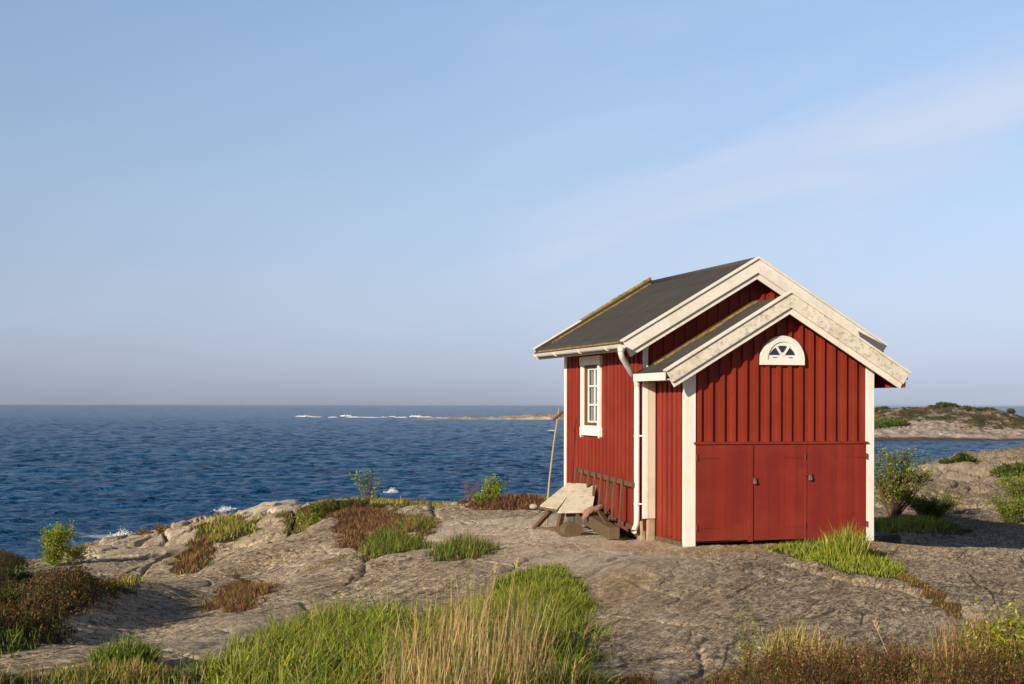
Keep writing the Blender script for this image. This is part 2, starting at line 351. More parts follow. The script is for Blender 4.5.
def clearglass():
    m, nt, b = mat('window glass'); nt.nodes.remove(b)
    g = nt.nodes.new('ShaderNodeBsdfGlossy'); g.inputs['Roughness'].default_value = .03; g.inputs[0].default_value = (.9, .95, 1, 1)
    t = nt.nodes.new('ShaderNodeBsdfTransparent'); t.inputs[0].default_value = (.86, .9, .9, 1)
    fr = nt.nodes.new('ShaderNodeFresnel'); fr.inputs[0].default_value = 1.5
    mx = nt.nodes.new('ShaderNodeMixShader'); nt.links.new(fr.outputs[0], mx.inputs[0])
    nt.links.new(t.outputs[0], mx.inputs[1]); nt.links.new(g.outputs[0], mx.inputs[2]); nt.links.new(mx.outputs[0], nt.nodes['Material Output'].inputs[0]); return m
M['pane'] = clearglass()

# ------------------------------------------------------------------ object helpers
def tag(o, label=None, cat=None, group=None, kind=None):
    for k, v in (('label', label), ('category', cat), ('group', group), ('kind', kind)):
        if v: o[k] = v
    return o
def empty(name, loc, rz=0):
    o = bpy.data.objects.new(name, None); COL.objects.link(o); o.location = loc; o.rotation_euler = (0, 0, rz); o.empty_display_size = .2; return o
def nmesh(name, verts, faces, m, parent=None, attrs=None, smooth=False):
    """verts Nx3 array, faces Kx(3|4) array"""
    me = bpy.data.meshes.new(name); V = np.asarray(verts, np.float32); F = np.asarray(faces, np.int32)
    me.vertices.add(len(V)); me.vertices.foreach_set('co', V.ravel())
    k = F.shape[1]; me.loops.add(F.size); me.loops.foreach_set('vertex_index', F.ravel())
    me.polygons.add(len(F)); me.polygons.foreach_set('loop_start', np.arange(0, F.size, k, dtype=np.int32))
    me.polygons.foreach_set('use_smooth', np.full(len(F), smooth))
    for an, (typ, dat) in (attrs or {}).items():
        a = me.attributes.new(an, typ, 'POINT'); a.data.foreach_set('color' if typ == 'FLOAT_COLOR' else 'value', np.asarray(dat, np.float32).ravel())
    me.update(calc_edges=True); me.materials.append(m)
    o = bpy.data.objects.new(name, me); COL.objects.link(o)
    if parent: o.parent = parent
    return o
class MB:
    def __init__(s): s.v = []; s.f = []
    def add(s, vs, fs):
        n = len(s.v); s.v += [tuple(v) for v in vs]; s.f += [tuple(i+n for i in f) for f in fs]; return s
    def box(s, x0, x1, y0, y1, z0, z1):
        return s.add([(x0,y0,z0),(x1,y0,z0),(x1,y1,z0),(x0,y1,z0),(x0,y0,z1),(x1,y0,z1),(x1,y1,z1),(x0,y1,z1)],
                     [(0,3,2,1),(4,5,6,7),(0,1,5,4),(1,2,6,5),(2,3,7,6),(3,0,4,7)])
    def prism(s, pts, axis, a, b):
        """pts 2-D polygon; axis 1: (x,z) extruded along y from a to b; axis 0: (y,z) along x; axis 2: (x,y) along z"""
        def P(p, t): return (p[0], t, p[1]) if axis == 1 else ((t, p[0], p[1]) if axis == 0 else (p[0], p[1], t))
        n = len(pts); vs = [P(p, a) for p in pts]+[P(p, b) for p in pts]
        return s.add(vs, [tuple(range(n)), tuple(range(2*n-1, n-1, -1))]+[(i, i+n, (i+1) % n+n, (i+1) % n) for i in range(n)])
    def bar(s, p, r, wd, ht, up=(0, 0, 1), taper=1.0):
        p = Vector(p); r = Vector(r); d = (r-p).normalized(); u = Vector(up); x = d.cross(u)
        if x.length < 1e-4: x = d.cross(Vector((1, 0, 0)))
        x.normalize(); u = x.cross(d).normalized(); vs = []
        for c, t in ((p, 1), (r, taper)):
            for i, j in ((-1, -1), (1, -1), (1, 1), (-1, 1)): vs.append(c+x*(i*wd/2*t)+u*(j*ht/2*t))
        return s.add(vs, [(3,2,1,0),(4,5,6,7),(0,1,5,4),(1,2,6,5),(2,3,7,6),(3,0,4,7)])
    def tube(s, pts, r, n=10, cap=True):
        pts = [Vector(p) for p in pts]; rs = r if isinstance(r, (list, tuple)) else [r]*len(pts)
        base = len(s.v); ref = None
        for i, p in enumerate(pts):
            d = (pts[min(i+1, len(pts)-1)]-pts[max(i-1, 0)]).normalized()
            if ref is None: ref = d.orthogonal().normalized()
            ref = (ref-d*ref.dot(d)).normalized(); y = d.cross(ref)
            for k in range(n):
                a = 2*math.pi*k/n; s.v.append(tuple(p+ref*(math.cos(a)*rs[i])+y*(math.sin(a)*rs[i])))
        for i in range(len(pts)-1):
            for k in range(n):
                k2 = (k+1) % n; s.f.append((base+i*n+k, base+i*n+k2, base+(i+1)*n+k2, base+(i+1)*n+k))
        if cap:
            s.f.append(tuple(base+k for k in range(n-1, -1, -1))); s.f.append(tuple(base+(len(pts)-1)*n+k for k in range(n)))
        return s
    def build(s, name, m, parent=None, bevel=0, smooth=False):
        me = bpy.data.meshes.new(name); me.from_pydata(s.v, [], s.f); me.update(); me.materials.append(m)
        o = bpy.data.objects.new(name, me); COL.objects.link(o)
        if parent: o.parent = parent
        import bmesh
        bm = bmesh.new(); bm.from_mesh(me); bmesh.ops.recalc_face_normals(bm, faces=bm.faces); bm.to_mesh(me); bm.free()
        if smooth:
            for p in me.polygons: p.use_smooth = True
        if bevel:
            b = o.modifiers.new('bevel', 'BEVEL'); b.width = bevel; b.segments = 2; b.limit_method = 'ANGLE'; b.angle_limit = R(40)
        return o

# ------------------------------------------------------------------ patches of vegetation: outlines on the ground
def poly(pts): return np.array([hit(px, py) for px, py in pts])
def inpoly(x, y, P):
    r = np.zeros(x.shape, bool); n = len(P)
    for i in range(n):
        x0, y0 = P[i]; x1, y1 = P[(i+1) % n]
        if y0 == y1: continue
        r ^= ((y0 > y) != (y1 > y)) & (x < (x1-x0)*(y-y0)/(y1-y0)+x0)
    return r
def edged(x, y, P):
    """distance to the outline, positive inside"""
    d = np.full(x.shape, 1e9); n = len(P)
    for i in range(n): d = np.minimum(d, segd(x, y, P[i], P[(i+1) % n])[0])
    return np.where(inpoly(x, y, P), d, -d)
def warp(x, y, s): return x+s*pn(x/s/2.2+3, y/s/2.2), y+s*pn(x/s/2.2+30, y/s/2.2+8)
GREEN, DKGREEN, TAN, REDB, OLIVE, BROWN = (.07, .115, .014), (.035, .06, .012), (.36, .25, .11), (.15, .045, .02), (.10, .10, .02), (.10, .05, .02)
PT = {
 'meadow': (poly([(140,740),(200,678),(245,648),(300,628),(345,615),(420,622),(500,600),(545,588),(572,606),(588,632),(584,660),(606,740)]), (.06, .085, .015), .25),
 'reeds': (poly([(368,760),(384,672),(425,652),(520,652),(556,676),(566,760)]), (.16, .11, .05), .2),
 'hump': (poly([(485,602),(498,582),(530,570),(560,570),(583,585),(592,606),(560,616),(500,614)]), (.08, .10, .02), .15),
 'left_sward': (poly([(-120,760),(-80,676),(0,668),(60,674),(110,664),(160,672),(200,680),(240,760)]), (.09, .075, .025), .3),
 'door_grass': (poly([(766,546),(800,558),(850,572),(893,576),(905,570),(880,552),(830,545)]), (.08, .10, .02), .12),
 'crack_moss': (poly([(885,568),(905,581),(935,599),(955,611),(964,610),(942,594),(905,572)]), (.13, .10, .03), .1),
 'red_ridge': (poly([(318,513),(380,510),(412,518),(404,530),(372,531),(362,552),(350,548),(345,536),(332,526)]), (.13, .05, .02), .4),
 'brown_ridge': (poly([(385,516),(430,518),(437,528),(425,536),(388,529)]), (.11, .07, .02), .3),
 'green_shelf': (poly([(365,543),(380,532),(420,538),(434,548),(405,553),(362,562)]), (.10, .085, .02), .25),
 'tuft_shelf': (poly([(428,556),(442,546),(488,543),(497,551),(472,560),(436,562)]), (.16, .09, .025), .2),
 'olive_left': (poly([(282,518),(306,510),(330,504),(352,505),(330,516),(292,522)]), (.09, .07, .02), .5),
 'skyline_green': (poly([(352,504),(400,501),(442,501),(446,505),(360,508)]), (.11, .09, .02), .5),
 'skyline_red': (poly([(466,505),(500,502),(535,503),(562,504),(548,510),(480,510)]), (.16, .05, .02), .4),
 'red_patch': (poly([(203,604),(214,590),(238,576),(268,582),(276,592),(256,604),(240,614)]), (.13, .055, .02), .25),
 'slope_grass': (poly([(90,598),(120,584),(150,577),(163,581),(135,592),(102,602)]), (.10, .09, .02), .3),
 'shore_grass': (poly([(190,529),(230,519),(266,522),(240,534),(205,541)]), (.09, .08, .02), .8),
 'shore_red': (poly([(172,551),(200,538),(222,535),(206,550),(184,556)]), (.10, .05, .02), .5),
 'corner_grass': (poly([(-60,650),(0,630),(38,620),(34,636),(0,652)]), (.05, .07, .015), .3),
 'heather_near': (poly([(672,780),(690,697),(740,682),(800,676),(860,680),(900,682),(960,690),(1100,700),(1150,780)]), (.06, .03, .015), .2),
 'heather_spot': (poly([(590,720),(606,682),(640,674),(668,690),(660,720)]), (.08, .04, .02), .15),
 'tan_sward': (poly([(868,676),(920,660),(960,645),(1040,638),(1120,650),(1120,720),(900,720)]), (.15, .09, .035), .25),
 'dark_shelf': (poly([(-60,612),(0,590),(45,580),(88,582),(98,598),(70,616),(20,634),(-50,650)]), (.04, .035, .015), .5),
 'left_edge': (poly([(-80,575),(0,556),(18,562),(14,574),(-10,584),(-80,600)]), (.03, .03, .012), .6),
  'right_shelf_c': (poly([(905,530),(925,522),(975,530),(940,534)]), (.08, .09, .02), .4),
 'bush_floor': (poly([(870,528),(900,520),(955,524),(950,532),(880,536)]), (.09, .09, .02), .4),
}
# ------------------------------------------------------------------ terrain mesh
ua = np.concatenate([np.linspace(-1.75, -.42, 190, endpoint=False), np.linspace(-.42, .42, 940, endpoint=False), np.linspace(.42, 1.5, 130)])
ya = np.concatenate([np.linspace(1.5, 6.5, 50, endpoint=False), np.linspace(6.5, 24, 820, endpoint=False), np.exp(np.linspace(math.log(24), math.log(60), 420, endpoint=False)), np.exp(np.linspace(math.log(60), math.log(126), 140))])
UU, YY = np.meshgrid(ua, ya); XX = UU*(YY+5)
X, Y = XX.ravel(), YY.ravel(); Z = ground(X, Y)
# hand-sized roughness of the weathered surface
_h = fbm((X*.94-Y*.35)/.085, (X*.35+Y*.94)/.19, 3, .6); _m = np.clip(.55+1.3*pn(X/1.1, Y/1.6), .1, 1.3)*np.clip(Y/14, .7, 2.2)
Z += (_h-.6*np.abs(_h))*.020*_m+fbm(X/.3, Y/.45, 2)*.012*_m
soil = np.zeros((len(X), 4), np.float32); 
for nm, (P, colr, soft) in PT.items():
    bb = (X > P[:, 0].min()-1) & (X < P[:, 0].max()+1) & (Y > P[:, 1].min()-1) & (Y < P[:, 1].max()+1)
    xs, ys = X[bb], Y[bb]; wxs, wys = warp(xs, ys, min(.5, soft)); d = edged(wxs, wys, P)
    a = sstep(-soft*.7, soft*.5, d)
    sel = soil[bb]; up = a > sel[:, 3]; sel[up, :3] = colr; sel[up, 3] = a[up]; soil[bb] = sel
    Z[bb] += np.clip(d, 0, .3)*.05
# pale worn rock beside the hut and on the far shelf
def blob(px, py, rx, ry=None):
    x, y = hit(px, py); ry = ry or rx; return np.exp(-(((X-x)/rx)**2+((Y-y)/ry)**2))
pale = np.clip(blob(500,535,1.6,3)+blob(560,520,1.8,3)+blob(600,560,1.0,2.5)+blob(640,548,.8,1.5)+blob(290,500,3,9)*.9+blob(450,530,1.2,2)+blob(262,508,3.2,12)*1.0+blob(285,502,3,10)*.8+blob(400,500,4,3)*.8
               +blob(300,640,.5,1.5)*.6+blob(990,455,5,6)*.35+blob(960,470,3,5)*.2+blob(215,640,.6,2)*.5+blob(640,600,.35,3)*.4+blob(620,680,.8,.8)*.7, 0, 1)*(.55+.9*np.clip(fbm(X/1.3, Y/1.3, 3)+.4, 0, 1))
rust = np.clip(blob(690,548,1.6,.7)+blob(610,580,.6,2)+blob(760,545,2,.5)+blob(380,575,1.2,1.5)*.5+blob(900,545,2.5,.6)*.6+blob(560,600,.5,2)*.4+blob(780,600,.3,1)*.0, 0, 1)
nx, ny = len(ua), len(ya)
I = (np.arange(ny-1)[:, None]*nx+np.arange(nx-1)[None]).ravel()
F = np.stack([I, I+1, I+nx+1, I+nx], -1)
# nothing of the bed is needed deep under the sea
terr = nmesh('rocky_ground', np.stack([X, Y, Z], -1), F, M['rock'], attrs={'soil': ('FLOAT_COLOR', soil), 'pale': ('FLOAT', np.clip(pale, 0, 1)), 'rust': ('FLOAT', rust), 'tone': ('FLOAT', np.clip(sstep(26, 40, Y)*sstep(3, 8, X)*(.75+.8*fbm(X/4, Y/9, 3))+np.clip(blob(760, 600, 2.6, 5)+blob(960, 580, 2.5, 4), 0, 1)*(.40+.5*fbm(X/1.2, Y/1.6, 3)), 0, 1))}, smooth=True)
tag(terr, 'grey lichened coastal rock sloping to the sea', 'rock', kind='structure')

# ------------------------------------------------------------------ sea
def sea():
    m, nt, b = mat('sea water'); L = nt.links; o = nt.nodes.new('ShaderNodeTexCoord').outputs['Object']
    v = coords(nt, (1, 1.9, 1), (0, 0, R(12)))
    n0 = noise(nt, v, .012, 4, .6); n1 = noise(nt, v, .11, 5, .62, .3); n2 = noise(nt, v, .55, 5, .65, .3); n3 = noise(nt, v, 2.6, 4, .6)
    c = mixc(nt, n0, (.004, .062, .185), (.007, .098, .250))
    c = mixc(nt, ramp(nt, n1, [(.4, 0), (.62, 1)]).outputs[0], c, (.002, .044, .135))
    cap = math_(nt, 'MULTIPLY', ramp(nt, n2, [(.70, 0), (.735, 1)]).outputs[0], ramp(nt, n1, [(.58, 0), (.66, 1)]).outputs[0])
    at = nt.nodes.new('ShaderNodeAttribute'); at.attribute_name = 'foam'
    fo = ramp(nt, math_(nt, 'ADD', at.outputs['Fac'], math_(nt, 'MULTIPLY', math_(nt, 'SUBTRACT', n3, .5), 1.3)), [(.42, 0), (.7, 1)]).outputs[0]
    cap = math_(nt, 'MAXIMUM', cap, math_(nt, 'MULTIPLY', fo, .9))
    c = mixc(nt, cap, c, (.72, .76, .78))
    L.new(c, b.inputs['Base Color']); b.inputs['IOR'].default_value = 1.33; b.inputs['Specular IOR Level'].default_value = .13
    L.new(math_(nt, 'ADD', math_(nt, 'MULTIPLY', cap, .5), .16), b.inputs['Roughness'])
    h = math_(nt, 'ADD', math_(nt, 'MULTIPLY', n1, 3.2), math_(nt, 'ADD', math_(nt, 'MULTIPLY', n2, 1.3), math_(nt, 'MULTIPLY', n3, .28)))
    bump(nt, b, h, 1.0, 1.0); return m
def wave(x, y):
    wx = x+2*pn(x/14, y/14); z = 0
    rd = np.random.default_rng(5)
    for lam, amp in ((13, .055), (8.7, .06), (5.9, .055), (4.1, .05), (2.8, .045), (1.9, .035)):
        for k in range(2):
            th = R(105)+rd.normal(0, .35); ph = rd.uniform(0, 6)
            s = np.sin((wx*math.cos(th)+y*math.sin(th))*2*np.pi/lam+ph+2.2*pn(x/lam/2.5+k*9, y/lam/2.5))
            z = z+amp*.6*(1-2*np.abs(s)**.8+.2)*.7
    return z+fbm(x/2.4, y/1.6, 4, .6)*.22
su = np.linspace(-1.1, 1.1, 900); sy = np.concatenate([[-300, -60, 0, 15, 28], np.exp(np.linspace(math.log(36), math.log(900), 900)), np.exp(np.linspace(math.log(950), math.log(30000), 60))])
UU, YY = np.meshgrid(su, sy); XX = UU*(np.maximum(YY, 0)*1.0+60)*1.0; X2, Y2 = XX.ravel(), YY.ravel()
amp = sstep(34, 45, Y2)*(1-sstep(450, 900, Y2)*.9)
amp = np.where(Y2 < 36, 0, amp)
Z2 = SEA+wave(X2, Y2)*amp
gr = macro(X2, Y2); dep = SEA-gr
near = (Y2 > 36) & (Y2 < 120)
Z2 = np.where(near, SEA+(Z2-SEA)*(.35+.65*sstep(.1, 1.0, dep)), Z2)
foam = np.where(near, sstep(.5, .05, dep)*(.1+.7*np.clip(pn(X2/5, Y2/5)+.2, 0, 1)), 0)
def sblob(px, py, rx, ry):
    Yw = 6.1*FPX/(py-405.1); xw = (px-512)/FPX*Yw; return np.exp(-(((X2-xw)/rx)**2+((Y2-Yw)/ry)**2))
foam = foam+sblob(100,536,1.3,1.0)*.75+sblob(122,537,.6,1.6)*.9+sblob(226,511,.9,2)*.8+sblob(393,492,.4,2)*.8+sblob(170,527,1.5,1.2)*.5
nx, ny = len(su), len(sy)
I = (np.arange(ny-1)[:, None]*nx+np.arange(nx-1)[None]).ravel(); F = np.stack([I, I+1, I+nx+1, I+nx], -1)
M['sea'] = sea()
so = nmesh('sea', np.stack([X2, Y2, Z2], -1), F, M['sea'], attrs={'foam': ('FLOAT', np.clip(foam, 0, 1.2))}, smooth=True)
tag(so, 'choppy dark blue sea reaching the horizon', 'sea', kind='structure')

# ------------------------------------------------------------------ island, skerry, breakers
def heath_rock(name, k=1.0):
    m, nt, b = mat(name); L = nt.links; o = coords(nt); g = nt.nodes.new('ShaderNodeAttribute'); g.attribute_name = 'veg'
    n1 = noise(nt, o, .12*k, 5, .6); n2 = noise(nt, coords(nt, (1, 1, 3)), .28*k, 7, .75); n3 = noise(nt, o, 1.3*k, 4, .7)
    c = ramp(nt, n2, [(.34, (.17, .14, .12)), (.5, (.36, .30, .25)), (.64, (.56, .48, .42))]).outputs[0]
    vg = ramp(nt, n1, [(.38, (.045, .065, .02)), (.5, (.10, .085, .028)), (.62, (.17, .095, .045))]).outputs[0]
    f = ramp(nt, math_(nt, 'ADD', g.outputs['Fac'], math_(nt, 'MULTIPLY', math_(nt, 'SUBTRACT', n2, .5), 3.2)), [(.5, 0), (.62, 1)]).outputs[0]
    c = mixc(nt, f, c, mixc(nt, n3, vg, (.05, .045, .02)))
    geo = nt.nodes.new('ShaderNodeNewGeometry'); sx = nt.nodes.new('ShaderNodeSeparateXYZ'); L.new(geo.outputs['Position'], sx.inputs[0])
    wet = N(nt, 'ShaderNodeMapRange'); L.new(math_(nt, 'ADD', sx.outputs[2], n1), wet.inputs[0]); wet.inputs[1].default_value = SEA+(.8 if k > .7 else .3); wet.inputs[2].default_value = SEA+(1.1 if k > .7 else .6); wet.inputs[3].default_value = 1; wet.inputs[4].default_value = 0
    c = mixc(nt, math_(nt, 'MULTIPLY', wet.outputs[0], .85), c, (.035, .028, .03))
    L.new(c, b.inputs['Base Color']); b.inputs['Roughness'].default_value = .9; bump(nt, b, math_(nt, 'ADD', n2, n3), 1, .5); return m
M['island'] = heath_rock('island heath and rock'); M['skerry'] = heath_rock('skerry rock', .5)
def island():
    x = np.linspace(45, 215, 560); y = 244+np.linspace(0, 1, 170)**1.3*80; XX, YY = np.meshgrid(x, y); X, Y = XX.ravel(), YY.ravel()
    # skyline by x at the crest
    cx = np.array([45, 66, 70, 74, 78, 81, 88.6, 94.6, 99, 103, 112, 130, 150, 190]); cz = np.array([-6, -.6, .6, 1.2, 1.5, 1.7, 2.0, 1.5, .9, -.1, -.6, -1.0, -.6, -6])
    top = np.interp(X*285/Y, cx, cz)-SEA
    f = sstep(0, 1, (Y-(246+3*pn(X/9, Y*0)))/36); f2 = sstep(0, .2, (Y-246-3*pn(X/9, Y*0))/36)
    prof = .30*f2+.70*sstep(.12, 1, (Y-246)/40); back = 1-sstep(300, 322, Y)
    Z = SEA-.6+(top+.5)*prof*back
    Z += (fbm(X/9, Y/9, 4)*.7+fbm(X/2.5, Y/2.5, 4, .6)*.5-(1-np.abs(pn(X/5, Y/3))*2)*.2)*sstep(0, .35, prof)*back
    t = Z*1.3+fbm(X/6, Y/6, 3); Z += (sstep(.3, .5, t-np.floor(t))-.5)*.35*sstep(.1, .4, prof)
    veg = sstep(.33, .62, prof+.28*fbm(X/14, Y/14, 3))*.70
    nx, ny = len(x), len(y); I = (np.arange(ny-1)[:, None]*nx+np.arange(nx-1)[None]).ravel(); F = np.stack([I, I+1, I+nx+1, I+nx], -1)
    o = nmesh('island', np.stack([X, Y, Z], -1), F, M['island'], attrs={'veg': ('FLOAT', veg)}, smooth=True)
    tag(o, 'low rocky island with heath across the channel', 'island', kind='structure')
    return X, Y, Z
IX, IY, IZ = island()
def iz(x, y): return float(IZ[np.argmin((IX-x)**2+(IY-y)**2)])
def skerry(name, label, x0, x1, yc, dy, hts, seed, veg=.15):
    x = np.linspace(x0, x1, 420); y = np.linspace(yc-dy, yc+dy, 30); XX, YY = np.meshgrid(x, y); X, Y = XX.ravel(), YY.ravel()
    t = (X-x0)/(x1-x0); top = np.interp(t, [h[0] for h in hts], [h[1] for h in hts])
    Z = SEA-.5+(top+.5)*np.clip(1-((Y-yc)/dy)**2, 0, 1)**.7+(fbm(X/6+seed, Y/6, 4, .6)*.8)*sstep(0, .6, top)
    Z -= sstep(.8, 1, np.abs(Y-yc)/dy)*1.5
    nx, ny = len(x), len(y); I = (np.arange(ny-1)[:, None]*nx+np.arange(nx-1)[None]).ravel(); F = np.stack([I, I+1, I+nx+1, I+nx], -1)
    o = nmesh(name, np.stack([X, Y, Z], -1), F, M['skerry'], attrs={'veg': ('FLOAT', np.full(len(X), veg))}, smooth=True)
    return tag(o, label, 'skerry', kind='structure')
skerry('skerry', 'long low bare skerry near the horizon', -46, 70, 600, 14, [(0, -.4), (.06, .3), (.15, .5), (.25, 1.0), (.3, .7), (.36, .9), (.42, 1.7), (.55, 2.1), (.62, 1.9), (.8, 2.4), (1, -.5)], 3)
def foam_mat():
    m, nt, b = mat('breaking foam'); n = noise(nt, coords(nt), 1.2, 5, .7)
    nt.links.new(mixc(nt, n, (.62, .68, .74), (.85, .86, .86)), b.inputs['Base Color']); b.inputs['Roughness'].default_value = .9
    bump(nt, b, n, 1, .2); return m
M['foam'] = foam_mat()
def breakers(name, label, spots, seed):
    """lumpy crests of broken water; spots = x, y, length, height"""
    vs, fs = [], []; rd = np.random.default_rng(seed); base = 0
    for (x, y, ln, ht) in spots:
        n, mm = 40, 9; t = np.linspace(-1, 1, n)
        env = np.clip(1-t**2, 0, 1)**.5*(.35+.65*np.abs(pn(t*4+x, t*0+seed))*2.2)
        for j in range(mm):
            a = math.pi*j/(mm-1)
            xs = x+t*ln/2; ysx = y+math.cos(a)*ht*1.6*(env+.1)+.4*ln*.1*pn(t*2+x, t*0)
            zs = SEA-.15+(np.sin(a)*ht*env+.1*rd.random(n)*ht*math.sin(a)+.05)
            vs.append(np.stack([xs, ysx, zs], -1))
        for j in range(mm-1):
            i = np.arange(n-1); fs.append(np.stack([base+j*n+i, base+j*n+i+1, base+(j+1)*n+i+1, base+(j+1)*n+i], -1))
        base += n*mm
    o = nmesh(name, np.concatenate(vs), np.concatenate(fs), M['foam'], smooth=True); return tag(o, label, 'surf', kind='stuff')
def sp(px, py, ln, ht):
    Yw = 6.1*FPX/(py-405.1+.002*(512-px)); return ((px-512)/FPX*Yw, Yw, ln*Yw/FPX, ht*Yw/FPX)
rs = random.Random(2); sl = []
for px, py, ln, ht in [(304,416.6,18,2.2),(316,417.1,12,1.2),(333,417.6,10,2),(346,416.3,12,3),(356,417.3,22,1.4),(372,417.5,18,1.3),(384,417.3,8,1.2),(392,416.7,8,1.4),(401,417.5,14,1.6),(416,416.8,14,2.6),(424,417.2,16,1.6),(440,417.9,22,1.2),(552,430.5,9,1.4),(470,418.4,26,.9),(500,418.8,22,.9),(530,419.4,20,.9)]:
    sl.append(sp(px, py, ln, ht))
breakers('reef_surf', 'white breakers along the low skerry near the horizon', sl, 4)
def spray(name, label, spots, seed):
    """broken water at the foot of the rock: many small droplets and lumps"""
    rd = np.random.default_rng(seed); vs = []; fs = []; b = 0
    for x, y, rx, rz, n in spots:
        for _ in range(n):
            u = rd.normal(0, .5); px = x+u*rx; h = abs(rd.normal(0, .5))*rz*max(0, 1-abs(u)*.7); s = rd.uniform(.02, .06)*(1.2-.6*h/rz)
            c = np.array([px, y+rd.normal(0, .4), SEA+.05+h]); o = rd.normal(0, 1, (4, 3)); o /= np.linalg.norm(o, axis=1)[:, None]
            vs.append(c+o*s); fs.append([[b, b+1, b+2], [b, b+2, b+3], [b, b+3, b+1], [b+1, b+3, b+2]]); b += 4
    o = nmesh(name, np.concatenate(vs), np.concatenate(fs), M['foam']); return tag(o, label, 'spray', kind='stuff')
def ss(px, py, rx, rz, n):
    x, y, _, _ = sp(px, py, 1, 1); return (x, y, rx, rz, n)
spray('shore_spray', 'white wave splash against the rocks at the left shore', [ss(122,538,.45,.4,450),ss(226,511,.5,.25,250),ss(392,493,.35,.3,450)], 8)

# ------------------------------------------------------------------ the hut
H = empty('boathouse', (AX, AY, 0), PH)
tag(H, 'small red wooden boathouse with white trim and dark felt roof standing on bare rock', 'boathouse')
AC, AZ, AS, A0, A1 = 1.622, 3.843, .593, -.42, 3.67      # annex gable: centre, apex, slope, eave ends
MC, MZ, MS, M0, M1 = 1.62, 4.465, .588, -.68, 3.92       # main gable
ML0, ML1 = 1.12, 4.9
def line(c, z, s, off): return lambda a: z-off-s*abs(a-c)
fa = line(AC, AZ, AS, .19); fm = line(MC, MZ, MS, .16)
# walls (closed solids) with battens laid over
b = MB(); b.prism([(.03,.03),(.03,fa(.03)),(AC,fa(AC)),(3.215,fa(3.215)),(3.215,.03)], 1, .03, ML0+.02)
k = 0; a = .26
while a < 3.08:
    wd = .068+random.uniform(-.008, .008); th = .044
    z1 = min(fa(a-wd/2), fa(a+wd/2)); b.prism([(a-wd/2,1.53),(a-wd/2,fa(a-wd/2)),(a+wd/2,fa(a+wd/2)),(a+wd/2,1.53)], 1, .03-th, .031)
    a += .188
b.build('front_wall', M['redwall'], H)
b = MB(); L_ = .07
while L_ < .98:
    b.box(-.014+random.uniform(-.003, .003), .025, L_, L_+.11, .06+random.uniform(-.02, .03), 2.45); L_ += .185
b.box(.018, .0285, .05, 1.1, .04, 2.5)
b.build('annex_side_cladding', M['redside'], H)
# main body in pieces round the side window (window opening L 3.12..3.86, z 1.74..2.80)
W0, W1, Z0, Z1 = 3.10, 3.88, 1.72, 2.82
b = MB(); a0 = -.20; t = .12
zt = fm(-.2)
b.box(a0, a0+t, ML0, W0, .12, zt); b.box(a0, a0+t, W1, ML1, .30, zt); b.box(a0, a0+t, W0, W1, .25, Z0); b.box(a0, a0+t, W0, W1, Z1, zt)
L_ = ML0+.16
while L_ < ML1-.17:
    wd = .108+random.uniform(-.012, .012); segs = [(.14 if L_ < 2.4 else .3, zt)]
    if 2.93 < L_+wd and L_ < 4.02: segs = [(.3, 1.545), (2.955, zt)]
    for s0, s1 in segs: b.box(a0-.042+random.uniform(-.004, .004), a0+.001, L_, L_+wd, s0+random.uniform(0, .03), s1)
    L_ += .178
b.build('side_wall', M['redside'], H)
b = MB(); b.prism([(a0+.002,.15),(a0+.002,fm(a0)),(MC,fm(MC)),(3.45,fm(3.45)),(3.45,.0)], 1, ML0, ML0+.12)
a = -.05
while a < 3.4:
    if fm(a) > fa(a)+.05: b.prism([(a,max(.5,fa(a)-.1)),(a,fm(a)),(a+.05,fm(a+.05)),(a+.05,max(.5,fa(a+.05)-.1))], 1, ML0-.03, ML0+.001)
    a += .188
b.build('upper_gable_wall', M['redwall'], H)
b = MB(); b.prism([(a0,.25),(a0,fm(a0)),(MC,fm(MC)),(3.45,fm(3.45)),(3.45,-.3)], 1, ML1-.12, ML1); b.box(3.33, 3.45, ML0+.12, ML1-.12, -.3, fm(3.4)-.02)
b.build('rear_wall', M['redwall'], H)
# corner boards
for nm, m, bx in [('corner_board', 'white', (.006, .20, -.014, .05, -.02, fa(.01))),
              ('corner_board', 'white', (3.085, 3.225, -.016, .02, -.01, fa(3.2))),
              ('corner_board', 'white', (-.212, -.135, ML0-.055, ML0-.001, .32, fm(-.19)-.01)), ('corner_board', 'white', (-.238, -.202, ML1-.13, ML1+.02, .3, fm(-.22))),
              ('corner_board', 'white', (3.36, 3.475, ML0-.045, ML0-.001, 2.4, fm(3.4)))]:
    MB().box(*bx).build(nm, M[m], H, bevel=.006)
MB().box(-.150, -.008, ML0-.050, ML0-.001, .32, 2.47).build('cover_board', M['cream'], H, bevel=.005)
b = MB(); b.box(-.14, .0, ML0-.04, ML0+.4, -.15, .31); b.box(-.235, -.15, ML0-.0, ML0+.22, -.15, .28); b.build('foundation_stone', M['stone'], H, bevel=.02)
b = MB()
for i, (L0, L1) in enumerate([(-.02,.3),(.36,.62),(.7,1.0)]): b.box(-.02, .25, L0+.05, L1+.05, -.12, .05)
b.build('foundation_sill', M['greywood'], H, bevel=.01)
MB().bar((-.26, 1.25, .10), (-.26, 3.0, .24), .05, .16).build('sill_board', M['redbrownwood'], H, bevel=.008)
MB().box(-.18, .1, 2.9, ML1, -.2, .28).build('footing', M['darkstone'], H)

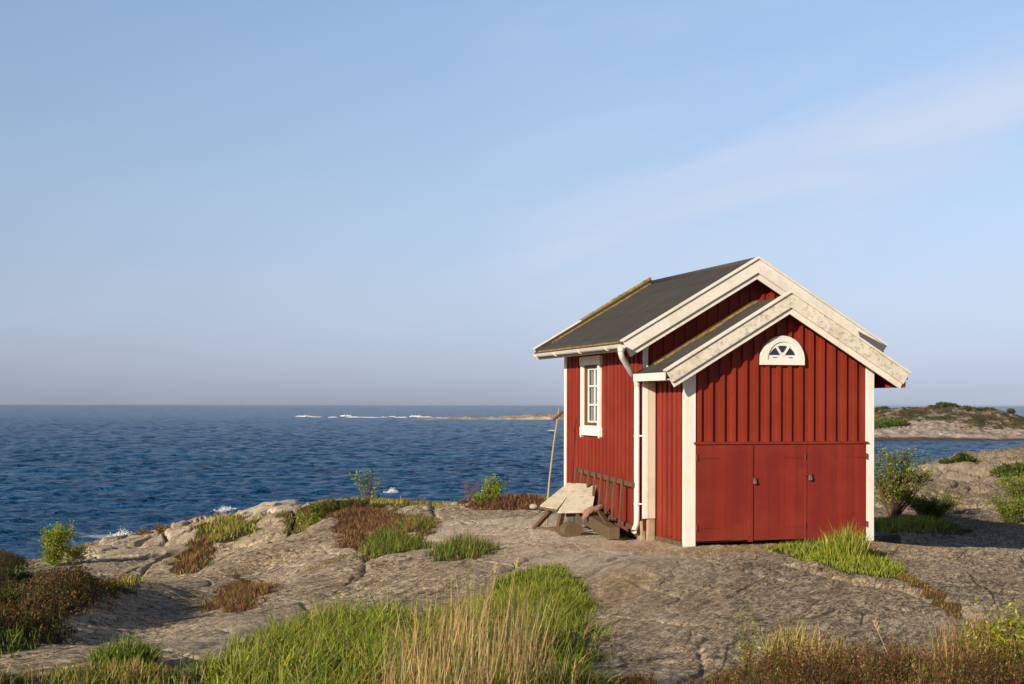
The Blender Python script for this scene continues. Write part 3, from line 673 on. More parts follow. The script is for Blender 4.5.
# lower front: three flush plank doors, drip rail above
MB().prism([(-.05,1.515),(-.05,1.535),(.03,1.56),(.03,1.515)], 0, .165, 3.105).build('drip_rail', M['redwall'], H)
MB().box(.2, 3.1, .02, .03, .03, 1.515).build('door_recess', M['inside'], H)
def door(a0, a1, planks, zb, hinge, lock=None):
    b = MB(); xs = [a0]+planks+[a1]
    for i in range(len(xs)-1):
        g0 = .0018 if i else 0; g1 = .0018 if i < len(xs)-2 else 0
        b.box(xs[i]+g0, xs[i+1]-g1, -.022-random.uniform(0, .003), .018, zb+random.uniform(0, .008), 1.508)
    for hz in (.235, 1.325):
        pass
    d = b.build('door', M['reddoor'], H, bevel=.002)
    for hz in (.26, 1.315):
        hb = MB(); s = 1 if hinge == 'L' else -1; x = a0 if hinge == 'L' else a1
        hb.bar((x-.01*s, -.030, hz), (x+.36*s, -.030, hz), .008, .032, (0, 0, 1), .55)
        hb.build('hinge_strap', M['reddoor'], d)
        kb = MB(); kb.tube([(x-.006*s, -.036, hz-.045), (x-.006*s, -.036, hz+.045)], .013, 10); kb.box(x-.024 if s > 0 else x, x if s > 0 else x+.024, -.034, -.02, hz-.03, hz+.03)
        kb.build('hinge_knuckle', M['iron'], d, bevel=.003)
    return d
d1 = door(.215, 1.082, [.36, .56, .795, .99], .055, 'L')
d2 = door(1.092, 2.013, [1.16, 1.40, 1.57, 1.75, 1.90], .045, 'R')
d3 = door(2.023, 3.075, [2.12, 2.30, 2.49, 2.67, 2.88], .035, 'R')
# cover laths over the door joints
MB().box(1.06, 1.135, -.04, -.026, .03, 1.50).build('joint_lath', M['reddoor'], H, bevel=.003)
MB().box(2.005, 2.045, -.034, -.026, .03, 1.50).build('joint_lath', M['reddoor'], H, bevel=.003)
# padlocks with hasps
def padlock(a, z, par, big=1.0):
    hb = MB(); hb.box(a-.09, a+.03, -.05, -.043, z+.012, z+.045); hb.build('hasp', M['iron'], par, bevel=.002)
    pb = MB(); pb.box(a-.024*big, a+.024*big, -.085, -.055, z-.044*big, z); r = .017*big
    p = pb.build('padlock', M['steel'], par, bevel=.006)
    MB().tube([(a+math.cos(t)*r, -.07, z+math.sin(t)*r*1.4) for t in np.linspace(0, math.pi, 9)], .006, 8).build('shackle', M['steel'], p, smooth=True)
    MB().tube([(a-.0, -.052, z+.03), (a-.0, -.066, z+.03)], .028*big, 12).build('rose', M['iron'], p)
padlock(1.15, .955, d2); padlock(2.085, 1.005, d3, 1.15)

# side window
F = MB(); F.box(a0-.055, a0-.003, W0-.10, W0, 1.60, 2.80); F.box(a0-.055, a0-.003, W1, W1+.09, 1.60, 2.80)
F.box(a0-.064, a0-.003, W0-.15, W1+.125, 2.801, 2.95); F.prism([(W0-.13,1.60),(W0-.13,1.565),(W0-.09,1.53),(W0-.05,1.575),(W1+.02,1.575),(W1+.06,1.53),(W1+.105,1.565),(W1+.105,1.72),(W0-.13,1.72)], 0, a0-.062, a0-.002)
F.box(a0-.075, a0-.001, W0-.01, W1+.01, 1.721, 1.75)
win = F.build('window', M['white'], H, bevel=.005)
s = MB(); x0, x1 = a0+.035, a0+.075
s.box(x0-.03, x1, W0, W0+.05, 1.76, 2.80); s.box(x0-.03, x1, W1-.055, W1, 1.76, 2.80); s.box(x0-.03, x1, W0+.05, W1-.055, 2.75, 2.80); s.box(x0-.03, x1, W0+.05, W1-.055, 1.752, 1.80)
s.build('sash_frame', M['brownpaint'], win)
s = MB()
wa, wb = W0+.05, W1-.055; mid = (wa+wb)/2
s.box(x0, x1-.01, wa, wa+.03, 1.80, 2.75); s.box(x0, x1-.01, wb-.03, wb, 1.80, 2.75); s.box(x0, x1-.01, mid-.014, mid+.014, 1.80, 2.75)
for z in (1.80, 2.095, 2.42, 2.72): s.box(x0, x1-.012, wa+.03, wb-.03, z, z+.028)
s.build('glazing_bar', M['white'], win)
nmesh('pane', [(x0+.012, wa, 1.80), (x0+.012, wa, 2.75), (x0+.012, wb, 2.75), (x0+.012, wb, 1.80)], [(0, 1, 2, 3)], M['pane'], win)
# curtain: hanging folds
cv = []; cf = []; n = 60
for i in range(n+1):
    yy = W0-.02+(W1-W0+.04)*i/n; xx = a0+.10+.018*math.sin(i*1.35)+.008*math.sin(i*.6)
    cv += [(xx, yy, 1.70), (xx, yy, 2.80)]
for i in range(n): cf.append((2*i, 2*i+2, 2*i+3, 2*i+1))
nmesh('curtain', cv, cf, M['curtain'], win, smooth=True)

# fan window in the front gable
fw0, fw1, fz = 1.258, 1.995, 2.722; fc = (fw0+fw1)/2; fr = (fw1-fw0)/2
def arcp(r, z, n=28, ry=None): return [(fc+r*math.cos(math.pi*i/n), z+(ry or r)*math.sin(math.pi*i/n)) for i in range(n+1)]
b = MB()
def ring(b, r0, r1, z, y0, y1, ry0=None, ry1=None):
    o = arcp(r1, z, 28, ry1); i_ = arcp(r0, z, 28, ry0)
    for k in range(28):
        b.prism([o[k], o[k+1], i_[k+1], i_[k]], 1, y0, y1)
b.prism([(fw0, fz), (fw1, fz), (fw1, fz+.08), (fw0, fz+.08)], 1, -.055, .03)
ring(b, fr-.115, fr, fz+.08, -.055, .03, .275, fr)
fanw = b.build('gable_window', M['white'], H, bevel=.003)
b = MB(); ri = .235
ring(b, ri, fr-.113, fz+.081, -.036, .03, .215, .277)
b.prism([(fc-ri-.03, fz+.081), (fc+ri+.03, fz+.081), (fc+ri+.03, fz+.15), (fc-ri-.03, fz+.15)], 1, -.040, .03)
for an in (62, 118):
    p0 = (fc, -.034, fz+.13); p1 = (fc+.25*math.cos(R(an)), -.034, fz+.13+.19*math.sin(R(an))); b.bar(p0, p1, .03, .022, (0, 1, 0))
b.bar((fc, -.034, fz+.15), (fc, -.034, fz+.19), .05, .02, (0, 1, 0), .5)
b.build('sash', M['white'], fanw)
MB().prism(arcp(ri+.005, fz+.10, 20, .215), 1, -.024, -.020).build('pane', M['glass'], fanw)
for s_ in (-1, 1):
    MB().box(fc+s_*.13-.035, fc+s_*.13+.035, -.046, -.041, fz+.108, fz+.120).build('sash_latch', M['iron'], fanw)

# roofs
def roof_slab(name, c, z, s, e0, e1, L0, L1, off, th, m):
    b = MB(); zz = lambda a, o: z-o-s*abs(a-c)
    b.prism([(e0,zz(e0,off)),(c,z-off),(e1,zz(e1,off)),(e1,zz(e1,off+th)),(c,z-off-th),(e0,zz(e0,off+th))], 1, L0, L1)
    return b.build(name, m, H)
roof_slab('roof', AC, AZ, AS, A0+.02, A1-.02, -.28, ML0-.005, .085, .05, M['felt'])
roof_slab('roof', MC, MZ, MS, M0+.01, M1-.01, .84, 5.36, .05, .09, M['felt'])
def rakes(c, z, s, e0, e1, L, old):
    th = math.atan(s); ct, st = math.cos(th), math.sin(th)
    def poly_(t0, t1, side, trim=0, endext=0):
        e = e0-endext if side < 0 else e1+endext; ze = z-s*abs(c-e)
        P = lambda t: (e-side*t*st, ze-t*ct)
        return [(c, z-t0/ct), (c, z-t1/ct), P(t1), P(t0)]
    for side in (-1, 1):
        MB().prism(poly_(.032, .222, side), 1, L-.0, L+.03).build('bargeboard', M['verge' if old else 'verge2'], H, bevel=.003)
        MB().prism(poly_(.19, .305, side), 1, L+.040, L+.066).build('lower_bargeboard', M['verge2'], H, bevel=.003)
        MB().prism(poly_(.0, .031, side, 0, .012), 1, L-.030, L+.09).build('verge_cap', M['verge2'], H, bevel=.004)
rakes(AC, AZ, AS, A0, A1, -.32, True)
rakes(MC, MZ, MS, M0, M1, .78, False)
th = math.atan(MS); ct, st = math.cos(th), math.sin(th)
for side in (-1, 1):
    e = M0 if side < 0 else M1; ze = MZ-MS*abs(MC-e)
    P = lambda t: (e-side*t*st, ze-t*ct)
    MB().prism([(MC, MZ-.02/ct), (MC, MZ-.20/ct), P(.20), P(.02)], 1, 5.36, 5.39).build('bargeboard', M['cream'], H)
    b = MB(); b.prism([(MC, MZ+.02), (MC, MZ-.15), P(.13), (e, ze+.02)], 1, 5.29, 5.31); b.build('upstand', M['felt'], H)
    b = MB(); b.prism([(MC, MZ+.045), (MC, MZ+.021), (e, ze+.021), (e, ze+.045)], 1, 5.28, 5.42); b.build('verge_cap', M['verge2'], H, bevel=.006)
    # lichen along the verges, a crust with a ragged inner edge
def lichen_strip(c, z, s, off, e0, e1, L0, wd, into, seed, nseg=90, name='lichen_crust'):
    vs = []; fs = []
    for i in range(nseg+1):
        t = i/nseg; a = e0+(e1-e0)*t; w_ = wd*(.45+.75*abs(float(pn(t*9+seed, .5)))*1.8+.25*random.random())
        z0 = z-off-s*abs(a-c)
        vs += [(a, L0, z0+.002), (a, L0, z0+.016), (a, L0+into*w_*.6, z0+.020+.006*random.random()), (a, L0+into*w_, z0+.002)]
    for i in range(nseg):
        for j in range(3): fs.append((4*i+j, 4*i+4+j, 4*i+5+j, 4*i+1+j))
    return nmesh(name, vs, fs, M['lichen'], H, smooth=True)
lichen_strip(MC, MZ, MS, .05, M0+.3, MC-.02, 5.285, .10, -1, 1)
lichen_strip(MC, MZ, MS, .05, M0+.4, MC-.02, .875, .10, 1, 2)
lichen_strip(AC, AZ, AS, .085, A0+.30, AC+.08, .93, .17, -1, 3)
# lichen on top of the rear verge cap
vs = []; fs = []; ng = 80
for i in range(ng+1):
    a = M0+.9+(MC-M0-.9)*i/ng; z0 = MZ+.046-MS*abs(a-MC); h = .012+.03*abs(float(pn(i*.21, 3.3)))*2*min(1, i/25)
    vs += [(a, 5.275, z0-.012), (a, 5.278, z0+h), (a, 5.40, z0+h*.8), (a, 5.425, z0-.02)]
for i in range(ng):
    for j in range(3): fs.append((4*i+j, 4*i+4+j, 4*i+5+j, 4*i+1+j))
nmesh('lichen_crust', vs, fs, M['lichen'], H, smooth=True)
# eave lichen fringe
vs = []; fs = []; ng = 120
for i in range(ng+1):
    Lq = .95+4.2*i/ng; a = M0+.012; wd = .012+.06*abs(float(pn(i*.25, 7.3))); z0 = MZ-.05-MS*abs(a-MC)
    vs += [(a, Lq, z0+.002), (a+.01, Lq, z0+.02), (a+wd, Lq, z0+.016+MS*wd), (a+wd+.02, Lq, z0+.001+MS*(wd+.02))]
for i in range(ng):
    for j in range(3): fs.append((4*i+j, 4*i+4+j, 4*i+5+j, 4*i+1+j))
nmesh('lichen_crust', vs, fs, M['lichen'], H, smooth=True)
# ridge roll of felt
MB().tube([(MC, .87, MZ-.045), (MC, 5.3, MZ-.045)], .045, 10).build('ridge_roll', M['felt'], H, smooth=True)
# boxed eaves, soffits and fascia
MB().box(A0-.006, A0+.018, -.285, .97, 2.47, 2.588).build('fascia', M['white_l'], H, bevel=.004)
MB().box(A0+.02, -.006, -.25, .96, 2.478, 2.495).build('soffit', M['white_l'], H)
MB().box(3.585, 3.61, -.285, ML0-.02, 2.385, 2.56).build('fascia', M['redwall'], H)
MB().prism([(3.38, 3.31), (3.91, 3.075), (3.80, 2.94), (3.45, 3.10)], 1, .742, .7475).build('verge_flashing', M['zinc'], H, bevel=.003)
b = MB(); b.box(M0+.05, M0+.08, .86, 5.34, 2.94, 3.03); b.box(M0+.08, a0-.002, .86, 5.3, 3.0, 3.02); b.build('soffit', M['cream'], H)
# gutter with brackets
b = MB(); g0, gz0, gr_ = -.725, 3.025, .052; n = 10
for rr in (gr_, gr_-.006):
    pass
pts_o = [(g0+gr_*math.cos(math.pi+math.pi*i/n), gz0+gr_*math.sin(math.pi+math.pi*i/n)) for i in range(n+1)]
pts_i = [(g0+(gr_-.006)*math.cos(math.pi+math.pi*i/n), gz0+(gr_-.006)*math.sin(math.pi+math.pi*i/n)) for i in range(n+1)]
for i in range(n): b.prism([pts_o[i], pts_o[i+1], pts_i[i+1], pts_i[i]], 1, .62, 5.12)
b.prism(pts_o, 1, .612, .62); b.prism(pts_o, 1, 5.12, 5.128)
b.tube([(g0-gr_, .62, gz0), (g0-gr_, 5.12, gz0)], .009, 8)
gut = b.build('gutter', M['metalwhite'], H, smooth=False)
for Lg in (1.3, 2.6, 3.9, 5.0):
    bb = MB(); pp = [(g0+(gr_+.004)*math.cos(math.pi+math.pi*i/n), Lg, gz0+(gr_+.004)*math.sin(math.pi+math.pi*i/n)) for i in range(n+1)]
    for i in range(n): bb.bar(pp[i], pp[i+1], .025, .004, (0, 1, 0))
    bb.build('bracket', M['metalwhite'], gut)
# downpipe
path = [(-.735, .70, 2.99), (-.735, .70, 2.90), (-.70, .74, 2.84), (-.40, 1.10, 2.60), (-.28, 1.18, 2.53), (-.275, 1.19, 2.44), (-.275, 1.19, .30), (-.285, 1.18, .22), (-.36, 1.10, .12)]
dp = MB().tube(path, .046, 16, cap=False); dp.tube([(-.275, 1.19, 2.40), (-.275, 1.19, 2.52)], .050, 16); dp.tube([(-.735, .70, 2.99), (-.735, .70, 2.92)], .052, 16)
dp = dp.build('downpipe', M['metalwhite'], H, smooth=True)
for z in (.55, 1.62): MB().bar((-.275, 1.19, z), (-.21, 1.12, z), .02, .02).tube([(-.275, 1.19, z-.012), (-.275, 1.19, z+.012)], .052, 16).build('pipe_clip', M['metalwhite'], dp)

# ------------------------------------------------------------------ things beside the hut
def hw(a, L, z=0): x, y = hut(a, L); return Vector((x, y, z))
# ladder lying on its long edge against the wall
la = empty('ladder', (0, 0, 0)); la.location = (*hut(-.4, 2.5), 0); la.rotation_euler = (0, 0, PH)
tag(la, 'old wooden ladder lying on its side along the red side wall', 'ladder')
def lp(a, L, z): return (a+.4, L-2.5, z)
tz = lambda L: .845+(L-1.2)*.045; bz = lambda L: .13+(L-1.2)*.055
MB().bar(lp(-.325, 1.17, tz(1.17)), lp(-.325, 3.98, tz(3.98)), .035, .085).build('rail', M['redbrownwood'], la, bevel=.006)
MB().bar(lp(-.42, 1.22, bz(1.22)), lp(-.42, 3.98, bz(3.98)), .035, .085).build('rail', M['redbrownwood'], la, bevel=.006)
for Lr in (1.6, 1.94, 2.24, 2.57, 2.88, 3.2, 3.54, 3.86):
    MB().bar(lp(-.42, Lr, bz(Lr)-.03), lp(-.365, Lr, tz(Lr)+.045), .06, .035, (1, 0, 0)).build('rung', M['greywood_z' if Lr > 1.9 else 'redbrownwood'], la, bevel=.006)
# slanting workbench
wbx, wby = surv(575, 500, 23.5)[:2]
wbn = empty('workbench', (wbx, wby, 0)); tag(wbn, 'low rickety workbench with slanting pale plank top on splayed legs beside the hut', 'bench')
def wp(px, py, Yd): v = Vector(surv(px, py, Yd)); return Vector((v.x-wbx, v.y-wby, v.z))
def slab(c, th):
    c = [Vector(p) for p in c]; n = (c[1]-c[0]).cross(c[3]-c[0]).normalized(); n = n if n.z > 0 else -n
    return [p for p in c]+[p-n*th for p in c], [(0,1,2,3),(7,6,5,4),(0,4,5,1),(1,5,6,2),(2,6,7,3),(3,7,4,0)]
def quadplank(c, th, n, m, nm):
    """board surface made of n planks side by side between edge c0-c3 and c1-c2"""
    b = MB(); c = [Vector(p) for p in c]
    for i in range(n):
        t0 = i/n+(.012 if i else 0); t1 = (i+1)/n
        a_, d_ = c[0].lerp(c[1], t0), c[3].lerp(c[2], t0); b_, c_ = c[0].lerp(c[1], t1), c[3].lerp(c[2], t1)
        j = Vector((0, 0, random.uniform(-.006, .006))); b.add(*slab([a_+j, b_+j, c_+j*1.5, d_+j], th))
    return b.build(nm, m, wbn, bevel=.004)
quadplank([wp(557.5,511.5,23.1), wp(592,511,23.1), wp(596.5,484,24.05), wp(576,482.6,24.1)], .03, 1, M['palewood'], 'plank_top')
quadplank([wp(540,505,23.5), wp(557,509.5,23.25), wp(577,483.5,24.2), wp(568,482.4,24.3)], .03, 1, M['palewood'], 'plank_top')
MB().bar(wp(540,507.5,23.52), wp(558,511,23.2), .05, .035).build('edge_rail', M['greywood'], wbn, bevel=.004)
for (p, r, t_) in [((552,509.5,23.5),(534,527,24.2),.075),((562,513,23.2),(557,535,23.3),.085),((577,513,23.2),(583,533,23.2),.075),((594,494,23.9),(590,528,23.9),.07)]:
    MB().bar(wp(*p), wp(*r)-Vector((0, 0, .03)), t_, t_*.8).build('leg', M['greywood_z'], wbn, bevel=.006)
MB().bar(wp(533.5,528,24.2), wp(556,529,23.6), .06, .05).build('foot_rail', M['greywood'], wbn, bevel=.006)
MB().bar(wp(566,515,23.3), wp(590,514,23.3), .05, .06).build('cross_rail', M['greywood'], wbn, bevel=.006)
# chopping log under the bench
def rough_tube(name, pts, rads, m, label, cat, n=14, seed=0, ends=True):
    rd = random.Random(seed); b = MB(); b.tube(pts, rads, n)
    b.v = [tuple(c+rd.uniform(-.012, .012) for c in v) for v in b.v]
    o = b.build(name, m, None, bevel=.004); return tag(o, label, cat)
def W3(px, py, Yd, dz=0): x, y, z = surv(px, py, Yd); return Vector((x, y, z+dz))
rough_tube('log', [W3(566,531,22.6), W3(569,531.5,22.45), W3(573,531.5,22.3)], [.14, .16, .15], M['greywood'], 'short weathered log lying under the workbench', 'log', 16, 3)
# squared beam with its end towards us
b = MB(); p0 = W3(614,533.5,21.75); p1 = W3(590,519,23.3); b.bar(p0, p1, .19, .19)
tag(b.build('timber_beam', M['greywood'], None, bevel=.012), 'thick squared grey timber beam lying on the rock beside the ladder', 'beam')
b = MB(); b.bar(W3(600,512,22.9), W3(608,524,22.2), .1, .03, (.3, -.5, .6)); tag(b.build('loose_board', M['greywood'], None, bevel=.004), 'short grey board leaning behind the squared beam', 'board')
# crumpled pink cloth hanging from the bench
def crumple(name, c0, c1, r, m, label, cat, seed):
    rd = np.random.default_rng(seed); n, k = 46, 30; vs = []; fs = []
    c0 = np.array(c0); c1 = np.array(c1); d = c1-c0; ln = np.linalg.norm(d); d /= ln; s = np.cross(d, [0, 0, 1.]); s /= np.linalg.norm(s); u = np.cross(s, d)
    for i in range(n):
        t = i/(n-1); rr = r*(math.sin(math.pi*min(1, max(0, t*.96+.02)))**.45)
        for j in range(k):
            a = 2*math.pi*j/k; f = 1+.42*float(pn(3*t+seed, 2.2*math.cos(a)+4))+.3*float(pn(7*t, 3*math.sin(a)+seed))
            vs.append(c0+d*(t*ln)+s*math.cos(a)*rr*f+u*math.sin(a)*rr*f*.8+u*.04*math.sin(t*5))
    for i in range(n-1):
        for j in range(k): fs.append((i*k+j, i*k+(j+1) % k, (i+1)*k+(j+1) % k, (i+1)*k+j))
    return tag(nmesh(name, np.array(vs), fs, m, smooth=True), label, cat)
crumple('cloth', W3(583,520,22.95), W3(601,503,23.1), .075, M['cloth'], 'crumpled faded pink cloth bundled beside the workbench', 'cloth', 5)
# bleached float at the left end of the bench
b = MB(); c = W3(533.5,506.5,24.6); vs = []
zc = gz(c.x, c.y)
import bmesh
def lump(name, c, r, m, label, cat, sc=(1, 1, 1), seed=1, sub=3, amp=.2):
    me = bpy.data.meshes.new(name); bm = bmesh.new(); bmesh.ops.create_icosphere(bm, subdivisions=sub, radius=1)
    for v in bm.verts:
        p = v.co; f = 1+amp*float(pn(p.x*1.7+seed, p.y*1.7+p.z*1.3))*1.5+amp*.4*float(pn(p.x*5+seed, p.y*5-p.z*4)); v.co = Vector((p.x*sc[0], p.y*sc[1], p.z*sc[2]))*(r*f)
    bm.to_mesh(me); bm.free(); me.materials.append(m)
    for p in me.polygons: p.use_smooth = True
    o = bpy.data.objects.new(name, me); COL.objects.link(o); o.location = c
    return tag(o, label, cat) if label else o
# the float is tied to the bench end by a short stick
fl = lump('float', c, .055, M['buoy'], 'bleached round float hanging on the left end of the workbench', 'float', (1.3, 1, .9), 4, 3, .12)
# boathook pole
pl = empty('boathook', (0, 0, 0)); b0 = W3(547,517,24.6); b0.z = gz(b0.x, b0.y)-.03; pl.location = b0
tag(pl, 'long thin wooden boathook pole standing upright behind the workbench', 'pole')
tip = W3(559,408,24.6)-b0; m1 = W3(549.5,480,24.6)-b0; m2 = W3(553.5,445,24.6)-b0; m1b = W3(548,498,24.6)-b0
MB().tube([(0, 0, 0), m1b, m1, m2, tip], [.019, .018, .017, .014, .011], 8).build('shaft', M['polewood'], pl, smooth=True)
t2 = W3(557.5,417,24.6)-b0
MB().tube([t2+Vector((-.075, 0, -.06)), t2+Vector((-.03, -.02, -.01)), t2+Vector((.03, -.02, .035)), t2+Vector((.10, 0, .09))], [.014, .022, .022, .013], 8).build('hook', M['iron'], pl, smooth=True)
# dark block at the right-hand rear corner
bx, by, bz_ = surv(886, 537, 24.5); g_ = gz(bx, by)
b = MB(); b.box(-.36, .20, -.25, .45, -.35, .05)
o = b.build('stone_block', M['darkstone'], None, bevel=.015); o.location = (bx-.05, by, bz_); o.rotation_euler = (0, 0, PH)
tag(o, 'dark low stone block behind the right corner of the hut', 'stone block')

# ------------------------------------------------------------------ vegetation
def jitter(pal, n, rd, amt=.22):
    """pick colours from [(rgb, weight)...] with natural variation"""
    c = np.array([p[0] for p in pal], float); wt = np.array([p[1] for p in pal], float); i = rd.choice(len(pal), n, p=wt/wt.sum())
    return np.clip(c[i]*np.exp(rd.normal(0, amt, (n, 1)))*np.exp(rd.normal(0, amt*.3, (n, 3))), 0, 1)
def scatter(P, dens, rd, soft=.3, clump=0.0, cs=.5):
    """random points on the ground inside an outline"""
    x0, y0 = P.min(0)-soft; x1, y1 = P.max(0)+soft; n = int((x1-x0)*(y1-y0)*dens)
    if n > 900000: raise RuntimeError('patch too large')
    x = rd.uniform(x0, x1, n); y = rd.uniform(y0, y1, n); wx, wy = warp(x, y, min(.5, soft)); d = edged(wx, wy, P)
    keep = rd.random(n) < sstep(-soft*.6, soft*.6, d)
    if clump: keep &= rd.random(n) < np.clip(.5+(pn(x/cs, y/cs)+.5*pn(x/cs*2.7, y/cs*2.7))*clump*2.2, .02, 1)
    x, y, d = x[keep], y[keep], d[keep]
    return x, y, ground(x, y)+np.clip(d, 0, .3)*.05, d
def blade_mesh(x, y, z, h, wd, cols, rd, lean=.25, curl=.5, wind=(.10, .04), seg=3):
    n = len(x); th = rd.uniform(0, 2*np.pi, n); ln = np.abs(rd.normal(lean, lean*.6, n))
    dx = np.cos(th)*ln+wind[0]*rd.uniform(.3, 1.2, n); dy = np.sin(th)*ln+wind[1]
    fa_ = rd.uniform(0, np.pi, n); ax, ay = np.cos(fa_), np.sin(fa_)
    cu = curl*rd.uniform(.2, 1.2, n)
    vs = []
    for k in range(seg):
        t = k/seg; off = (t*(1-cu*.5)+cu*.5*t*t*2)*h; ww = wd*(1-t*.55)/2
        cx = x+dx*off; cy = y+dy*off; cz = z+h*(t-cu*.28*t*t)-.01
        vs += [np.stack([cx-ax*ww, cy-ay*ww, cz], -1), np.stack([cx+ax*ww, cy+ay*ww, cz], -1)]
    off = ((1-cu*.5)+cu)*h; vs.append(np.stack([x+dx*off, y+dy*off, z+h*(1-cu*.28)-.01], -1))
    V = np.stack(vs, 1).reshape(-1, 3); m = 2*seg+1; b = np.arange(n)*m; F = []
    for k in range(seg-1):
        o = 2*k; F += [np.stack([b+o, b+o+1, b+o+3], -1), np.stack([b+o, b+o+3, b+o+2], -1)]
    o = 2*(seg-1); F.append(np.stack([b+o, b+o+1, b+o+2], -1))
    C = np.repeat(cols, m, 0); C = np.concatenate([C, np.ones((len(C), 1))], 1)
    return V, np.concatenate(F), C
def leafcloud(c, size, cols, rd, elong=1.0, up=.0, out=None):
    """small leaf faces at points c, each a folded diamond; out = preferred direction"""
    n = len(c); a = rd.normal(0, 1, (n, 3)); a[:, 2] += up
    if out is not None: a = a*.7+out
    a /= np.linalg.norm(a, axis=1)[:, None]+1e-9; b = np.cross(a, rd.normal(0, 1, (n, 3))); b /= np.linalg.norm(b, axis=1)[:, None]+1e-9; nn = np.cross(a, b)
    s = (size*rd.uniform(.6, 1.25, n))[:, None]; ln = s*elong
    V = np.stack([c, c+a*ln*.5+b*s*.34+nn*s*.08, c+a*ln, c+a*ln*.5-b*s*.34+nn*s*.08], 1).reshape(-1, 3)
    k = np.arange(n)*4; F = np.concatenate([np.stack([k, k+1, k+2], -1), np.stack([k, k+2, k+3], -1)])
    C = np.repeat(cols, 4, 0); return V, F, np.concatenate([C, np.ones((len(C), 1))], 1)
def join(parts):
    V, F, C = [], [], []; b = 0
    for v, f, c in parts: V.append(v); F.append(f+b); C.append(c); b += len(v)
    return np.concatenate(V), np.concatenate(F), np.concatenate(C)
def vegobj(name, parts, m='leaf', parent=None):
    V, F, C = join(parts); return nmesh(name, V, F, M[m], parent, {'col': ('FLOAT_COLOR', C)})
G1, G2, G3, GY = (.155, .22, .022), (.26, .32, .03), (.07, .105, .016), (.37, .37, .045)
T1, T2, T3 = (.50, .36, .17), (.38, .26, .115), (.20, .14, .07)
RB, RB2, OB, YB = (.18, .070, .040), (.12, .055, .032), (.25, .13, .05), (.28, .22, .065)
seedn = [100]
def sward(name, label, key, dens, h, wd, pal, lean=.25, curl=.5, clump=.35, cs=.5, soft=None, extra=()):
    seedn[0] += 1; rd = np.random.default_rng(seedn[0]); P, _, sf = PT[key] if isinstance(key, str) else (key[0], 0, key[1])
    x, y, z, d = scatter(P, dens, rd, soft or sf, clump, cs); n = len(x)
    cl = np.clip(1+1.5*pn(x/.23+3, y/.3)+.8*pn(x/.09, y/.12), .35, 1.7) if h > .15 and dens > 900 else 1
    hh = h*cl*(.45+.75*rd.random(n)**.8)*(.55+.45*sstep(-.1, .35 if sf < .4 else .8, d))*(1+.35*pn(x/.7, y/.7))
    parts = [blade_mesh(x, y, z, hh, wd*rd.uniform(.6, 1.3, n), jitter(pal, n, rd), rd, lean, curl)]
    for e in extra: parts.append(e)
    o = vegobj(name, parts); tag(o, label, 'grass', kind='stuff'); return o
sward('meadow_grass', 'lush green grass filling the hollow in the foreground rock', 'meadow', 2300, .20, .0078, [(G1, 4), (G2, 4), (GY, 2.2), (G3, 2.5), (T2, 1.2), (T1, .4)], .42, .8, .9, .3)
sward('dry_reeds', 'straw coloured dry reed stems standing in the foreground grass', 'reeds', 1350, .42, .0062, [(T1, 5), (T2, 3), (T3, 2), (GY, .8), (G1, .4)], .13, .3, .6, .25)
sward('meadow_grass', 'short green grass between the reed stems', 'reeds', 1200, .20, .0075, [(G1, 3), (G2, 3), (GY, 1.5), (T2, 1)], .4, .7, .8, .3)
sward('hummock_grass', 'dense short green grass on the hummock above the reeds', 'hump', 3000, .14, .009, [(G1, 4), (G2, 3), (GY, 2), (G3, 2), (OB, .3)], .35, .6, .4, .6)
sward('mixed_grass', 'mixed green and rusty brown grass along the lower left edge', 'left_sward', 2300, .12, .0075, [(G1, 3), (G3, 3), (OB, 2.2), (YB, 1.5), (T2, 1.5), (G2, 1.5)], .3, .5, .6, .6)
sward('door_grass', 'green grass growing below the red doors', 'door_grass', 1500, .13, .013, [(G1, 3), (G2, 3), (GY, 2), (YB, 1)], .35, .5, .4, .5)
sward('crack_moss', 'rusty moss and grass line in the rock joint', 'crack_moss', 3600, .07, .011, [(OB, 3), (YB, 2), (G3, 1), (RB, 1)], .4, .4, .4, .4)
sward('red_heath', 'rusty red low heath on the central rock', 'red_ridge', 800, .15, .015, [(RB, 3), (RB2, 3), (OB, 3), (YB, 1), (G3, .8)], .4, .4, .4, .8)
sward('brown_heath', 'olive brown heath on the right of the red heath', 'brown_ridge', 800, .15, .015, [(OB, 2), (YB, 2), (G3, 3), (G1, 1)], .4, .4, .4, .8)
sward('shelf_grass', 'dark green grass strip on the central rock', 'green_shelf', 1100, .16, .013, [(G3, 4), (G1, 3), (YB, 1.2), (OB, .8)], .3, .5, .4, .6)
sward('shelf_tuft', 'thick dark green grass tuft with orange foot on the central rock', 'tuft_shelf', 1300, .20, .012, [(G3, 5), (G1, 3), (YB, 1), (OB, .6)], .25, .4, .3, .5)
sward('olive_heath', 'olive heath at the left rock crest', 'olive_left', 320, .22, .024, [(G3, 3), (YB, 2), (OB, 2), (G1, 1)], .4, .4, .4, 1)
sward('crest_grass', 'yellow green grass along the rock crest', 'skyline_green', 300, .2, .024, [(YB, 3), (GY, 2), (G1, 2), (OB, 1)], .3, .4, .3, 1)
sward('red_crest_heath', 'red heath along the rock crest beside the sapling', 'skyline_red', 420, .17, .02, [(RB, 4), (RB2, 2), (OB, 2), (YB, 1)], .4, .4, .3, 1)
sward('red_heath', 'rusty red heather patch on the left rock slope', 'red_patch', 1500, .14, .011, [(RB, 2), (RB2, 3), (OB, 2), (YB, 1.5), (G3, 1.6)], .45, .4, .4, .5)
sward('slope_grass', 'yellow green grass strip on the left slope', 'slope_grass', 1100, .14, .014, [(GY, 2), (YB, 3), (G1, 2), (OB, 1)], .3, .4, .3, .6)
